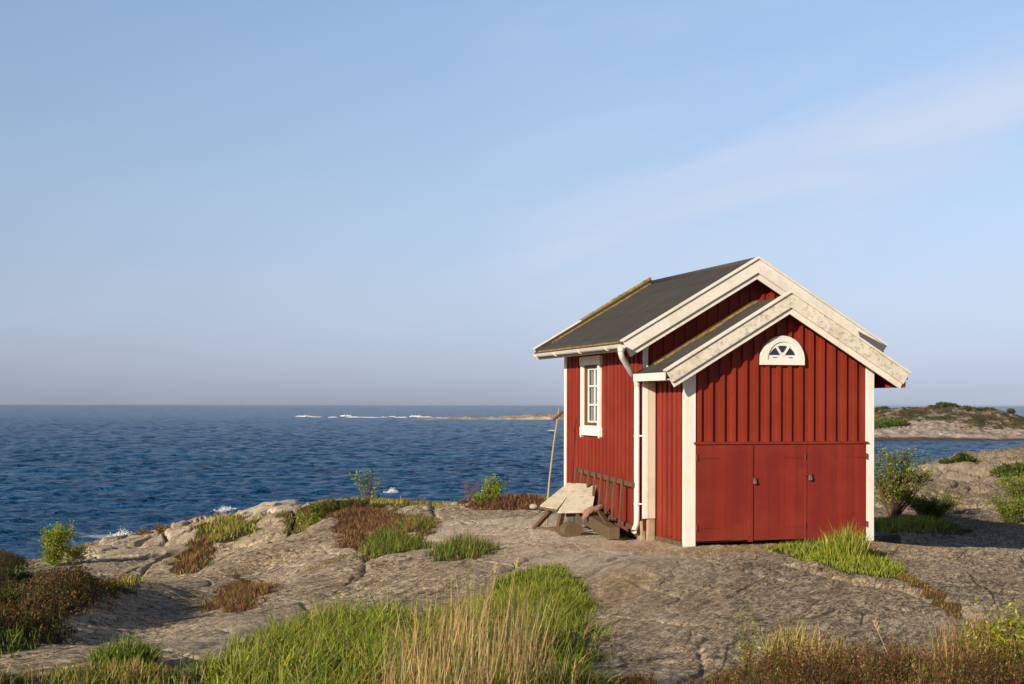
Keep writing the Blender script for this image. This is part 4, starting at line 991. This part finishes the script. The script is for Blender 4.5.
sward('shore_grass', 'grass strip above the shore', 'shore_grass', 140, .28, .035, [(GY, 1.5), (YB, 3), (G1, 3), (OB, 1)], .3, .4, .3, 1.5)
sward('shore_heath', 'reddish heath above the shore', 'shore_red', 160, .26, .03, [(RB, 2), (OB, 3), (YB, 1), (G3, 1)], .4, .4, .3, 1.5)
sward('corner_grass', 'dark green grass at the left edge under the rock', 'corner_grass', 1500, .16, .010, [(G3, 4), (G1, 3)], .3, .5, .3, .5)
sward('tan_sward', 'tan and rusty grass at the lower right edge', 'tan_sward', 1300, .26, .0075, [(OB, 3), (T2, 3), (RB, 1.5), (YB, 1.5), (G1, 1.5), (T1, 1)], .2, .4, .5, .5)
sward('shade_grass', 'grass in the hut shadow beyond the stone block', 'right_shelf_c', 260, .2, .02, [(G3, 3), (G1, 2), (YB, 1)], .4, .4, .3, 1)
sward('shrub_floor', 'yellow green grass under the shrub right of the hut', 'bush_floor', 260, .3, .022, [(G1, 3), (G2, 2), (GY, 2), (YB, 1)], .4, .4, .3, 1)

sward('dry_litter', 'dry straw and moss scattered along the foot of the doors', (poly([(640,546),(690,549),(770,546),(768,549),(690,553),(640,550)]), .15), 900, .045, .010, [(YB, 3), (OB, 3), (T2, 2)], .7, .4, .5, .3)
sward('joint_moss', 'rusty moss tufts in the joints of the smooth rock', (poly([(598,592),(640,570),(668,560),(672,562),(640,575),(602,598)]), .12), 1300, .03, .009, [(OB, 3), (YB, 3), (G3, 1)], .6, .4, .9, .3)
sward('joint_moss', 'thin grass line in the joint left of the dark green tuft', (poly([(300,575),(345,556),(362,552),(364,556),(345,562),(304,580)]), .12), 800, .06, .010, [(OB, 2), (YB, 2), (G3, 2)], .5, .4, .9, .4)
# heather: wiry sprigs with tiny leaves
def heather(name, label, P, dens, h, pal, soft=.2, leaf=.011, per=9, clump=.5, cs=.35):
    seedn[0] += 1; rd = np.random.default_rng(seedn[0]); x, y, z, d = scatter(P, dens, rd, soft, clump*.4, cs); n = len(x)
    # mounded top
    top = h*(.55+.9*np.clip(pn(x/cs, y/cs)+.6*pn(x/cs/.4, y/cs/.4)+.35, 0, 1.1))*(.35+.65*sstep(-.15, .35, d))
    th = rd.uniform(0, 2*np.pi, n); ln = rd.uniform(.05, .5, n)*top; tip = np.stack([x+np.cos(th)*ln, y+np.sin(th)*ln, z+top*rd.uniform(.6, 1.05, n)], -1); root = np.stack([x, y, z], -1)
    col = jitter(pal, n, rd, .28); parts = [blade_mesh(x, y, z, top, np.full(n, leaf*.4), jitter([((.10, .055, .03), 1)], n, rd), rd, .3, .2, (0, 0), 2)]
    t = rd.uniform(.35, 1.08, (n, per)); c = root[:, None]*(1-t[..., None])+tip[:, None]*t[..., None]+rd.normal(0, leaf*.8, (n, per, 3))
    out = np.repeat((tip-root)/(np.linalg.norm(tip-root, axis=1)[:, None]+1e-6), per, 0)
    parts.append(leafcloud(c.reshape(-1, 3), np.full(n*per, leaf), np.repeat(col, per, 0)*rd.uniform(.75, 1.25, (n*per, 1)), rd, 1.6, .2, out))
    o = vegobj(name, parts); tag(o, label, 'heather', kind='stuff'); return o
HB = [((.135, .058, .022), 4), ((.085, .04, .018), 3), ((.19, .10, .03), 2), ((.11, .115, .02), 3.5), ((.24, .17, .035), 1.2)]
heather('heather', 'dense rusty brown heather across the lower right corner', PT['heather_near'][0], 2600, .27, HB, .2)
heather('heather', 'small reddish heather clump below the smooth rock', PT['heather_spot'][0], 1800, .08, [((.24, .09, .03), 3), ((.12, .08, .02), 2), (G3, .6)], .2)
heather('dark_heath', 'dark brown heather and juniper on the shaded left slope', PT['dark_shelf'][0], 900, .20, [((.11, .055, .02), 4), ((.07, .04, .016), 3), ((.20, .10, .03), 1.5), ((.05, .08, .018), 4), ((.20, .16, .03), 1)], .5, .018, 9, .5, .9)
heather('dark_heath', 'dark heather crest at the far left edge', PT['left_edge'][0], 500, .35, [((.035, .04, .014), 3), ((.07, .04, .018), 2)], .6, .026, 8, .5, 1.2)

# ------------------------------------------------------------------ shrubs, saplings
def shrub(name, label, cat, x, y, h, w, nstem, nleaf, leaf, pal, seed, group=None, sub=4, spread=1.0, stemcol=(.16, .11, .07), low=.25, elong=1.5, r0=None, lean=(0, 0), flat=1.0, zoff=0.0):
    rd = np.random.default_rng(seed); root = empty(name, (x, y, gz(x, y)-.02+zoff)); tag(root, label, cat, group)
    b = MB(); pts = []; r0 = r0 or max(.004, h*.012)
    for i in range(nstem):
        th = rd.uniform(0, 2*np.pi); sp_ = rd.uniform(.15, 1)**.7*spread; L_ = h*rd.uniform(.6, 1.0)*(1-.25*sp_*(1-flat*.5))
        end = np.array([math.cos(th)*w/2*sp_+lean[0]*h, math.sin(th)*w/2*sp_+lean[1]*h, L_]); bx_ = np.array([math.cos(th), math.sin(th), 0])*rd.uniform(0, .06)*w
        ctl = bx_+(end-bx_)*.45+np.array([0, 0, L_*.12])+rd.normal(0, .04*h, 3)
        P = [bx_*(1-t)**2+2*ctl*t*(1-t)+end*t*t for t in np.linspace(0, 1, 7)]
        b.tube(P, [r0*(1-.8*k/6) for k in range(7)], 5, cap=False)
        for j in range(sub):
            t = rd.uniform(low, .98); k = min(5, int(t*6)); o = P[k]+(P[k+1]-P[k])*(t*6-k); dd = rd.normal(0, 1, 3); dd[2] = abs(dd[2])*.7+.2; dd /= np.linalg.norm(dd)
            ln = h*rd.uniform(.12, .30)*(1.1-.5*t); e = o+dd*ln; m_ = (o+e)/2+rd.normal(0, .03*h*.3, 3); b.tube([o, m_, e], [r0*.4, r0*.3, r0*.15], 4, cap=False)
            pts += [(o+(e-o)*rd.uniform(.2, 1.08), 1) for _ in range(4)]
        pts += [(P[0]+(P[6]-P[0])*0+P[min(6, int(7*t))], 1) for t in rd.uniform(low, 1, 3)]+[(P[6], 1)]
    b.build('stem', simple_cached(stemcol), root)
    pc = np.array([p[0] for p in pts]); i = rd.integers(0, len(pc), nleaf); c = pc[i]+rd.normal(0, leaf*.9+h*.012, (nleaf, 3)); c[:, 2] = np.maximum(c[:, 2], .01)
    V, F, C = leafcloud(c, np.full(nleaf, leaf), jitter(pal, nleaf, rd), rd, elong, .3)
    nmesh('foliage', V, F, M['leaf'], root, {'col': ('FLOAT_COLOR', C)}); return root
_sc = {}
def simple_cached(c):
    if c not in _sc: _sc[c] = simple('bark %d' % len(_sc), c, .9, 0, .2)
    return _sc[c]
YG = [((.20, .25, .025), 4), ((.11, .17, .02), 4), ((.32, .33, .04), 2), ((.06, .10, .015), 1)]
BR = [((.30, .36, .03), 4), ((.20, .28, .02), 3), ((.12, .19, .02), 2)]
DG = [((.05, .085, .016), 4), ((.08, .12, .02), 3), ((.11, .15, .025), 1.5), ((.14, .09, .03), .7)]
def at(px, py, Yd=None):
    if Yd: x, y, _ = surv(px, py, Yd); return x, y
    return hit(px, py)
x, y = at(893, 505, 38); shrub('shrub', 'tall sparse shrub with yellow green leaves right of the hut', 'shrub', x, y, 2.0, 2.1, 34, 4000, .050, YG, 31, None, 6, 1, (.13, .08, .055), .25)
x, y = at(932, 520, 38); shrub('bush', 'low rounded green bush at the edge of the hut shadow', 'bush', x, y, .80, 1.7, 70, 9000, .034, [((.10, .15, .02), 4), ((.17, .21, .025), 3), ((.05, .08, .014), 2)], 32, None, 6, 1, low=.1, flat=.6)
x, y = at(1012, 523, 37); shrub('bush', 'yellow green bush at the right edge in front of the far rock', 'bush', x, y, .85, 1.3, 50, 5200, .035, YG, 33, None, 6, 1, low=.1)
x, y = at(1020, 492, 42); shrub('bush', 'upper yellow green bush at the right edge on the far rock', 'bush', x, y, 1.1, 1.5, 40, 3600, .045, YG, 34, None, 5, 1, low=.15)
x, y = at(52, 561, 36); shrub('bush', 'bright yellow green bush on the left slope in front of the sea', 'bush', x, y, 1.15, 1.0, 34, 5200, .040, BR, 35, None, 7, .9, low=.08, lean=(.12, 0))
x, y = at(70, 560, 37); shrub('bush', 'low pale green bush leaning out to the right of the bright left bush', 'bush', x, y, .55, 1.1, 20, 1300, .038, YG, 135, None, 6, 1, low=.1, lean=(.3, 0))
x, y = at(368, 502, 35); shrub('sapling', 'sparse sapling with few leaves on the rock crest before the sea', 'sapling', x, y, 1.0, .9, 7, 230, .055, YG, 36, None, 4, 1, (.13, .08, .055), .35)
x, y = at(313, 510, 33); shrub('bush', 'small leafy shrub at the left end of the rock crest', 'bush', x, y, .72, .8, 10, 480, .050, YG, 37, None, 4, 1, low=.2)
x, y = at(493, 504, 33.5); shrub('sapling', 'bright green sapling on the crest between heath and pole', 'sapling', x, y, .72, .62, 14, 1500, .036, BR, 38, None, 5, .9, low=.15)
x, y = at(480, 505, 33.5); shrub('bush', 'little green bush at the foot of the bright sapling', 'bush', x, y, .28, .7, 18, 900, .03, BR, 48, None, 4, 1, low=.1)
x, y = at(470, 503, 34); shrub('dead_shrub', 'bare purplish twiggy shrub left of the bright sapling', 'shrub', x, y, .62, .55, 22, 60, .02, [((.16, .08, .08), 1)], 39, None, 7, 1, (.16, .10, .10), .3, r0=.006)
x, y = at(747, 655, 9.7); shrub('sapling', 'slender young sapling with bright leaves in front of the smooth rock', 'sapling', x, y, .48, .26, 5, 210, .017, BR, 40, None, 6, .9, (.14, .09, .04), .1, r0=.004)
x, y = at(1003, 690, 7.9); shrub('bush', 'bright yellow green leafy bush in the lower right corner', 'bush', x, y, .52, .44, 22, 1500, .021, [((.38, .36, .03), 4), ((.26, .29, .025), 3), ((.14, .19, .02), 2)], 41, None, 6, .9, (.14, .09, .04), .1, r0=.004)
x, y = at(560, 506, 31); shrub('bush', 'small yellow green bush behind the workbench', 'bush', x, y, .45, .8, 16, 900, .03, BR, 42, None, 5, 1, low=.1)
# junipers: dense, dark, feathery
def juniper(label, x, y, h, w, n, seed, leaf=.03, pal=DG, k=9):
    rd = np.random.default_rng(seed); root = empty('juniper', (x, y, gz(x, y)-.03)); tag(root, label, 'juniper')
    b = MB(); cs = []; dirs = []
    for i in range(k):
        th = rd.uniform(0, 2*np.pi); r_ = rd.uniform(.2, 1)*w/2; e = np.array([math.cos(th)*r_, math.sin(th)*r_, h*rd.uniform(.35, 1)*(1.05-.45*r_/(w/2))])
        b.tube([(0, 0, 0), e*np.array([.5, .5, .35]), e], [.02, .014, .004], 5, cap=False)
        m_ = n//k; t = rd.uniform(.25, 1.05, m_); c = np.outer(t, e); c[:, 2] = e[2]*t**1.3; rr = (.16*w)*(1.15-t*.75); dn = rd.normal(0, 1, (m_, 3)); dn /= np.linalg.norm(dn, axis=1)[:, None]
        cs.append(c+dn*(rr*rd.random(m_)**.5)[:, None]); dirs.append(dn*.7+np.array([e[0], e[1], h*.8])/h)
    b.build('stem', simple_cached((.12, .08, .05)), root); c = np.concatenate(cs); c[:, 2] = np.maximum(c[:, 2], 0)
    V, F, C = leafcloud(c, np.full(len(c), leaf), jitter(pal, len(c), rd, .3), rd, 2.4, .2, np.concatenate(dirs)); nmesh('foliage', V, F, M['leaf'], root, {'col': ('FLOAT_COLOR', C)})
JB = [((.16, .085, .02), 3), ((.08, .06, .016), 3), ((.26, .13, .025), 2), ((.05, .06, .014), 2)]
x, y = at(333, 507, 33); juniper('dark green juniper clump on the crest beside the small leafy shrub', x, y, .42, 1.0, 3200, 51, .035, DG+[((.2, .1, .03), 2)])
x, y = at(352, 506, 34); juniper('low olive juniper clump left of the sparse sapling', x, y, .32, .9, 2200, 52, .035, DG)
x, y = at(372, 504, 35); juniper('flat dark juniper at the foot of the sparse sapling', x, y, .16, .7, 1500, 53, .03, DG)
x, y = at(96, 582, 22); juniper('orange tipped juniper on the left slope', x, y, .34, 1.2, 5200, 54, .028, JB, 14)
x, y = at(52, 598, 17); juniper('brown and orange juniper among the dark left heather', x, y, .32, 1.1, 5200, 55, .024, JB, 14)
x, y = at(14, 582, 19); juniper('dark juniper at the left picture edge', x, y, .38, 1.2, 5200, 56, .026, DG+[((.14, .07, .02), 2)], 14)
x, y = at(8, 566, 28); juniper('blackish green juniper on the far left crest', x, y, .4, 1.4, 3600, 57, .035, DG, 12)
x, y = at(122, 566, 27); juniper('small rusty juniper below the shore rocks', x, y, .28, .9, 2000, 58, .03, JB, 9)
x, y = at(958, 470, 68); juniper('wide dark green juniper on the pale far rock', x, y, .6, 1.9, 2400, 59, .09, DG, 14)
x, y = at(1015, 483, 58); juniper('dark green juniper spreading over the far rock at the right edge', x, y, .5, 2.0, 2400, 61, .10, DG, 14)
x, y = at(916, 470, 62); juniper('dark green juniper on the far rock beside the channel', x, y, .55, 1.4, 1500, 60, .09, DG, 10)
# small rusty shrublets in a row above the shore
rr_ = random.Random(6)
for i, (px, py, hh) in enumerate([(136,532,.45),(142,529,.5),(149,530,.35),(158,526,.55),(161,527,.4),(170,525,.45),(176,526,.5)]):
    x, y = at(px, py+4, 52); r = shrub('shrublet', 'small rusty shrublet in the row standing above the shore foam', 'shrub', x, y, hh, .4, 8, 160, .07, [((.22, .11, .03), 3), ((.12, .07, .03), 2), ((.2, .18, .04), 1)], 70+i, 'rusty shrublets above the shore', 3, 1, low=.2)
# scattered trees on the island skyline
for i, (px, h_, w_) in enumerate([(878,1.1,3),(884,.8,2.4),(936,.6,3.2),(943,.9,3.2),(950,.8,3),(966,1.0,2.2),(973,1.0,2.4),(987,.5,3),(1011,1.1,1.6),(888,1.9,7),(898,1.3,4)]):
    Yd = 283 if i < 9 else 262; x = (px-512)/FPX*Yd; rd = np.random.default_rng(200+i)
    lb = ['small dark bush on the island skyline nearest the hut', 'tiny dark bush at the left end of the island skyline', 'wide low bush on the island crest', 'tallest rounded bush on the island crest', 'rounded bush right of the tallest one on the island crest', 'green bush standing apart on the island crest', 'second green bush standing apart on the island crest', 'flat grey bush on the falling island ridge', 'lone square bush at the right end of the island ridge', 'large pale green thicket on the island flank beside the hut', 'pale green bush right of the island thicket'][i]
    root = empty('island_bush', (x, Yd, iz(x, Yd)-.1)); tag(root, lb, 'bush'); n = 900
    u = rd.normal(0, 1, (n, 3)); u /= np.linalg.norm(u, axis=1)[:, None]; u *= rd.random(n)[:, None]**.4; f = 1+.5*pn(u[:, 0]*2+i, u[:, 2]*2)
    c = u*np.array([w_/2, w_/2, h_/2])*f[:, None]+np.array([0, 0, h_*.5])
    MB().tube([(0, 0, 0), (0.05, 0, h_*.6)], [.12, .05], 6).build('stem', simple_cached((.12, .08, .05)), root)
    V, F, C = leafcloud(c, np.full(n, .30), jitter([((.07, .085, .035), 3), ((.11, .12, .045), 2)] if i < 9 else [((.11, .17, .03), 3), ((.08, .12, .02), 1)], n, rd), rd, 1.3); nmesh('foliage', V, F, M['leaf'], root, {'col': ('FLOAT_COLOR', C)})
# tufts
def tuft(name, label, x, y, r, n, h, wd, pal, seed, lean=.35):
    rd = np.random.default_rng(seed); a = rd.uniform(0, 2*np.pi, n); q_ = rd.random(n)**.5*r; xx = x+np.cos(a)*q_; yy = y+np.sin(a)*q_*1.3
    o = vegobj(name, [blade_mesh(xx, yy, ground(xx, yy), h*rd.uniform(.45, 1.1, n)*(1-.4*q_/r), wd*rd.uniform(.7, 1.3, n), jitter(pal, n, rd), rd, lean, .6)]); return tag(o, label, 'grass tuft')
x, y = at(125, 668); tuft('grass_tuft', 'upright dark green grass tuft on the lower left rock', x, y, .20, 900, .27, .009, [(G1, 3), (G3, 3), (G2, 1)], 301, .3)
x, y = at(846, 558); tuft('grass_tuft', 'tall bright green grass tuft in front of the right door', x, y, .28, 900, .60, .013, [(G2, 4), (GY, 2), (G1, 3), (T1, .8)], 302, .22)
x, y = at(795, 652); tuft('grass_tuft', 'straw and green tuft behind the heather', x, y, .22, 330, .42, .008, [(T1, 4), (T2, 2), (G2, 2), (GY, 1)], 303, .25)
x, y = at(830, 660); tuft('grass_tuft', 'straw tuft to the right of the green tuft behind the heather', x, y, .2, 200, .33, .007, [(T1, 3), (T2, 3)], 304, .2)
# single dry stalks
def stalk(label, p0, p1, Yd, r=.0035):
    a_ = Vector(surv(*p0, Yd)); e_ = Vector(surv(*p1, Yd+.1)); a_.z = min(a_.z, gz(a_.x, a_.y)); b = MB(); m_ = (a_+e_)/2+Vector((.01, 0, .015)); b.tube([a_, m_, e_], [r, r*.85, r*.5], 6)
    d_ = (e_-a_).normalized()
    for k in range(5):
        o_ = e_-d_*.012*k; b.bar(o_, o_+Vector((.012*(-1)**k, 0, .022)), .003, .006)
    return tag(b.build('dry_stalk', simple_cached((.42, .30, .15)), None), label, 'stalk')
stalk('longest dry stalk leaning left out of the brown heather', (902,690), (874,622), 7.6)
stalk('short bent stalk in the heather at the bottom edge', (880,700), (862,668), 7.4)
stalk('pale stalk between heather and tan grass', (925,700), (912,662), 7.4)
stalk('thin stalk beside the yellow green corner bush', (962,696), (985,650), 7.6, .003)
stalk('long thin stalk rising above the reeds towards the hut', (497,650), (517,560), 9.2, .003)
stalk('long thin stalk leaning right above the reeds', (485,650), (495,566), 9.4, .0028)

# ------------------------------------------------------------------ sea haze: the damp air over the water
hb = MB(); hb.box(-31000, 31000, -400, 31000, -8, 7.5)
hm = bpy.data.materials.new('sea haze'); hm.use_nodes = True; hn = hm.node_tree; hn.nodes.clear()
ho = hn.nodes.new('ShaderNodeOutputMaterial'); hv = hn.nodes.new('ShaderNodeVolumePrincipled')
hv.inputs['Density'].default_value = .00003; hv.inputs['Color'].default_value = (.80, .86, .95, 1); hv.inputs['Anisotropy'].default_value = .2
hn.links.new(hv.outputs[0], ho.inputs['Volume'])
hz_ = hb.build('haze', hm); tag(hz_, kind='stuff')
# ------------------------------------------------------------------ camera, light, sky
cam = bpy.data.cameras.new('camera'); co = bpy.data.objects.new('camera', cam); COL.objects.link(co); S.camera = co
cam.sensor_width = 36; cam.lens = FPX/1024*36; cam.clip_start = .1; cam.clip_end = 60000
cam.shift_y = (405.1-342)/1024
co.location = (0, 0, CAMZ); co.rotation_euler = (R(90), 0, 0)
co.rotation_mode = 'XYZ'
co.rotation_euler = (Matrix.Rotation(R(90), 3, 'X')@Matrix.Rotation(ROLL, 3, 'Z')).to_euler()
SD = Vector((-.596, -.803, 0)).normalized(); EL = R(18.5)
sd = bpy.data.lights.new('sun', 'SUN'); sd.energy = 5.0; sd.angle = R(.55); sd.color = (1.0, .85, .67)
sl_ = bpy.data.objects.new('sun', sd); COL.objects.link(sl_)
dirv = Vector((SD.x*math.cos(EL), SD.y*math.cos(EL), math.sin(EL)))
sl_.rotation_euler = (-dirv).to_track_quat('-Z', 'Y').to_euler()
wd_ = bpy.data.worlds.new('World'); S.world = wd_; wd_.use_nodes = True; nt = wd_.node_tree
bg = nt.nodes['Background']; bg.inputs[1].default_value = .088
sky = nt.nodes.new('ShaderNodeTexSky'); sky.sky_type = 'NISHITA'; sky.sun_disc = False; sky.sun_elevation = EL
sky.sun_rotation = math.atan2(SD.x, SD.y) % (2*math.pi); sky.air_density = 1.0; sky.dust_density = .35; sky.ozone_density = 1.6
tc = nt.nodes.new('ShaderNodeTexCoord'); sx = nt.nodes.new('ShaderNodeSeparateXYZ'); nt.links.new(tc.outputs['Generated'], sx.inputs[0])
# evening haze band low in the sky and thin cirrus streaks
tint = ramp(nt, sx.outputs[2], [(.0, (.47, .60, 1.20)), (.014, (.49, .60, 1.18)), (.04, (.62, .66, 1.10)), (.075, (.80, .78, 1.06)), (.145, (1.08, 1.0, 1.11)), (.28, (1.38, 1.30, 1.34)), (.45, (.55, .52, .52)), (.8, (.28, .28, .28))]).outputs[0]  # upper stops dim the sky above the view to weaken fill light
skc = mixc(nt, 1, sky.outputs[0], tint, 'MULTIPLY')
sa, ca = math.sin(R(13)), math.cos(R(13))
al = math_(nt, 'ADD', math_(nt, 'MULTIPLY', sx.outputs[0], ca), math_(nt, 'MULTIPLY', sx.outputs[2], sa))
ac = math_(nt, 'SUBTRACT', math_(nt, 'MULTIPLY', sx.outputs[2], ca), math_(nt, 'MULTIPLY', sx.outputs[0], sa))
cv_ = nt.nodes.new('ShaderNodeCombineXYZ'); nt.links.new(math_(nt, 'MULTIPLY', al, 1.0), cv_.inputs[0]); nt.links.new(math_(nt, 'MULTIPLY', ac, 6.0), cv_.inputs[1]); nt.links.new(sx.outputs[1], cv_.inputs[2])
ci = noise(nt, cv_.outputs[0], 3.0, 6, .55, .6)
band = ramp(nt, ac, [(.03, .45), (.10, 1.0), (.135, 1.0), (.16, .3), (.3, .12), (.6, 0)]).outputs[0]
right = ramp(nt, al, [(-.08, .15), (.06, .75), (.3, 1.0)]).outputs[0]
cfac = math_(nt, 'MULTIPLY', math_(nt, 'MULTIPLY', band, right), ramp(nt, ci, [(.38, .1), (.62, 1)]).outputs[0])
skc = mixc(nt, 1, skc, ramp(nt, math_(nt, 'ADD', math_(nt, 'MULTIPLY', sx.outputs[1], .5), .5), [(.15, (.62, .62, .62)), (.6, (1, 1, 1))]).outputs[0], 'MULTIPLY')  # dims the unseen sky behind the camera, also to weaken fill light
skc = mixc(nt, math_(nt, 'MULTIPLY', cfac, .85), skc, (5.6, 6.3, 7.9))
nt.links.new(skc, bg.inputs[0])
S.view_settings.view_transform = 'Standard'; S.view_settings.look = 'None'; S.view_settings.gamma = 1; S.view_settings.exposure = .34
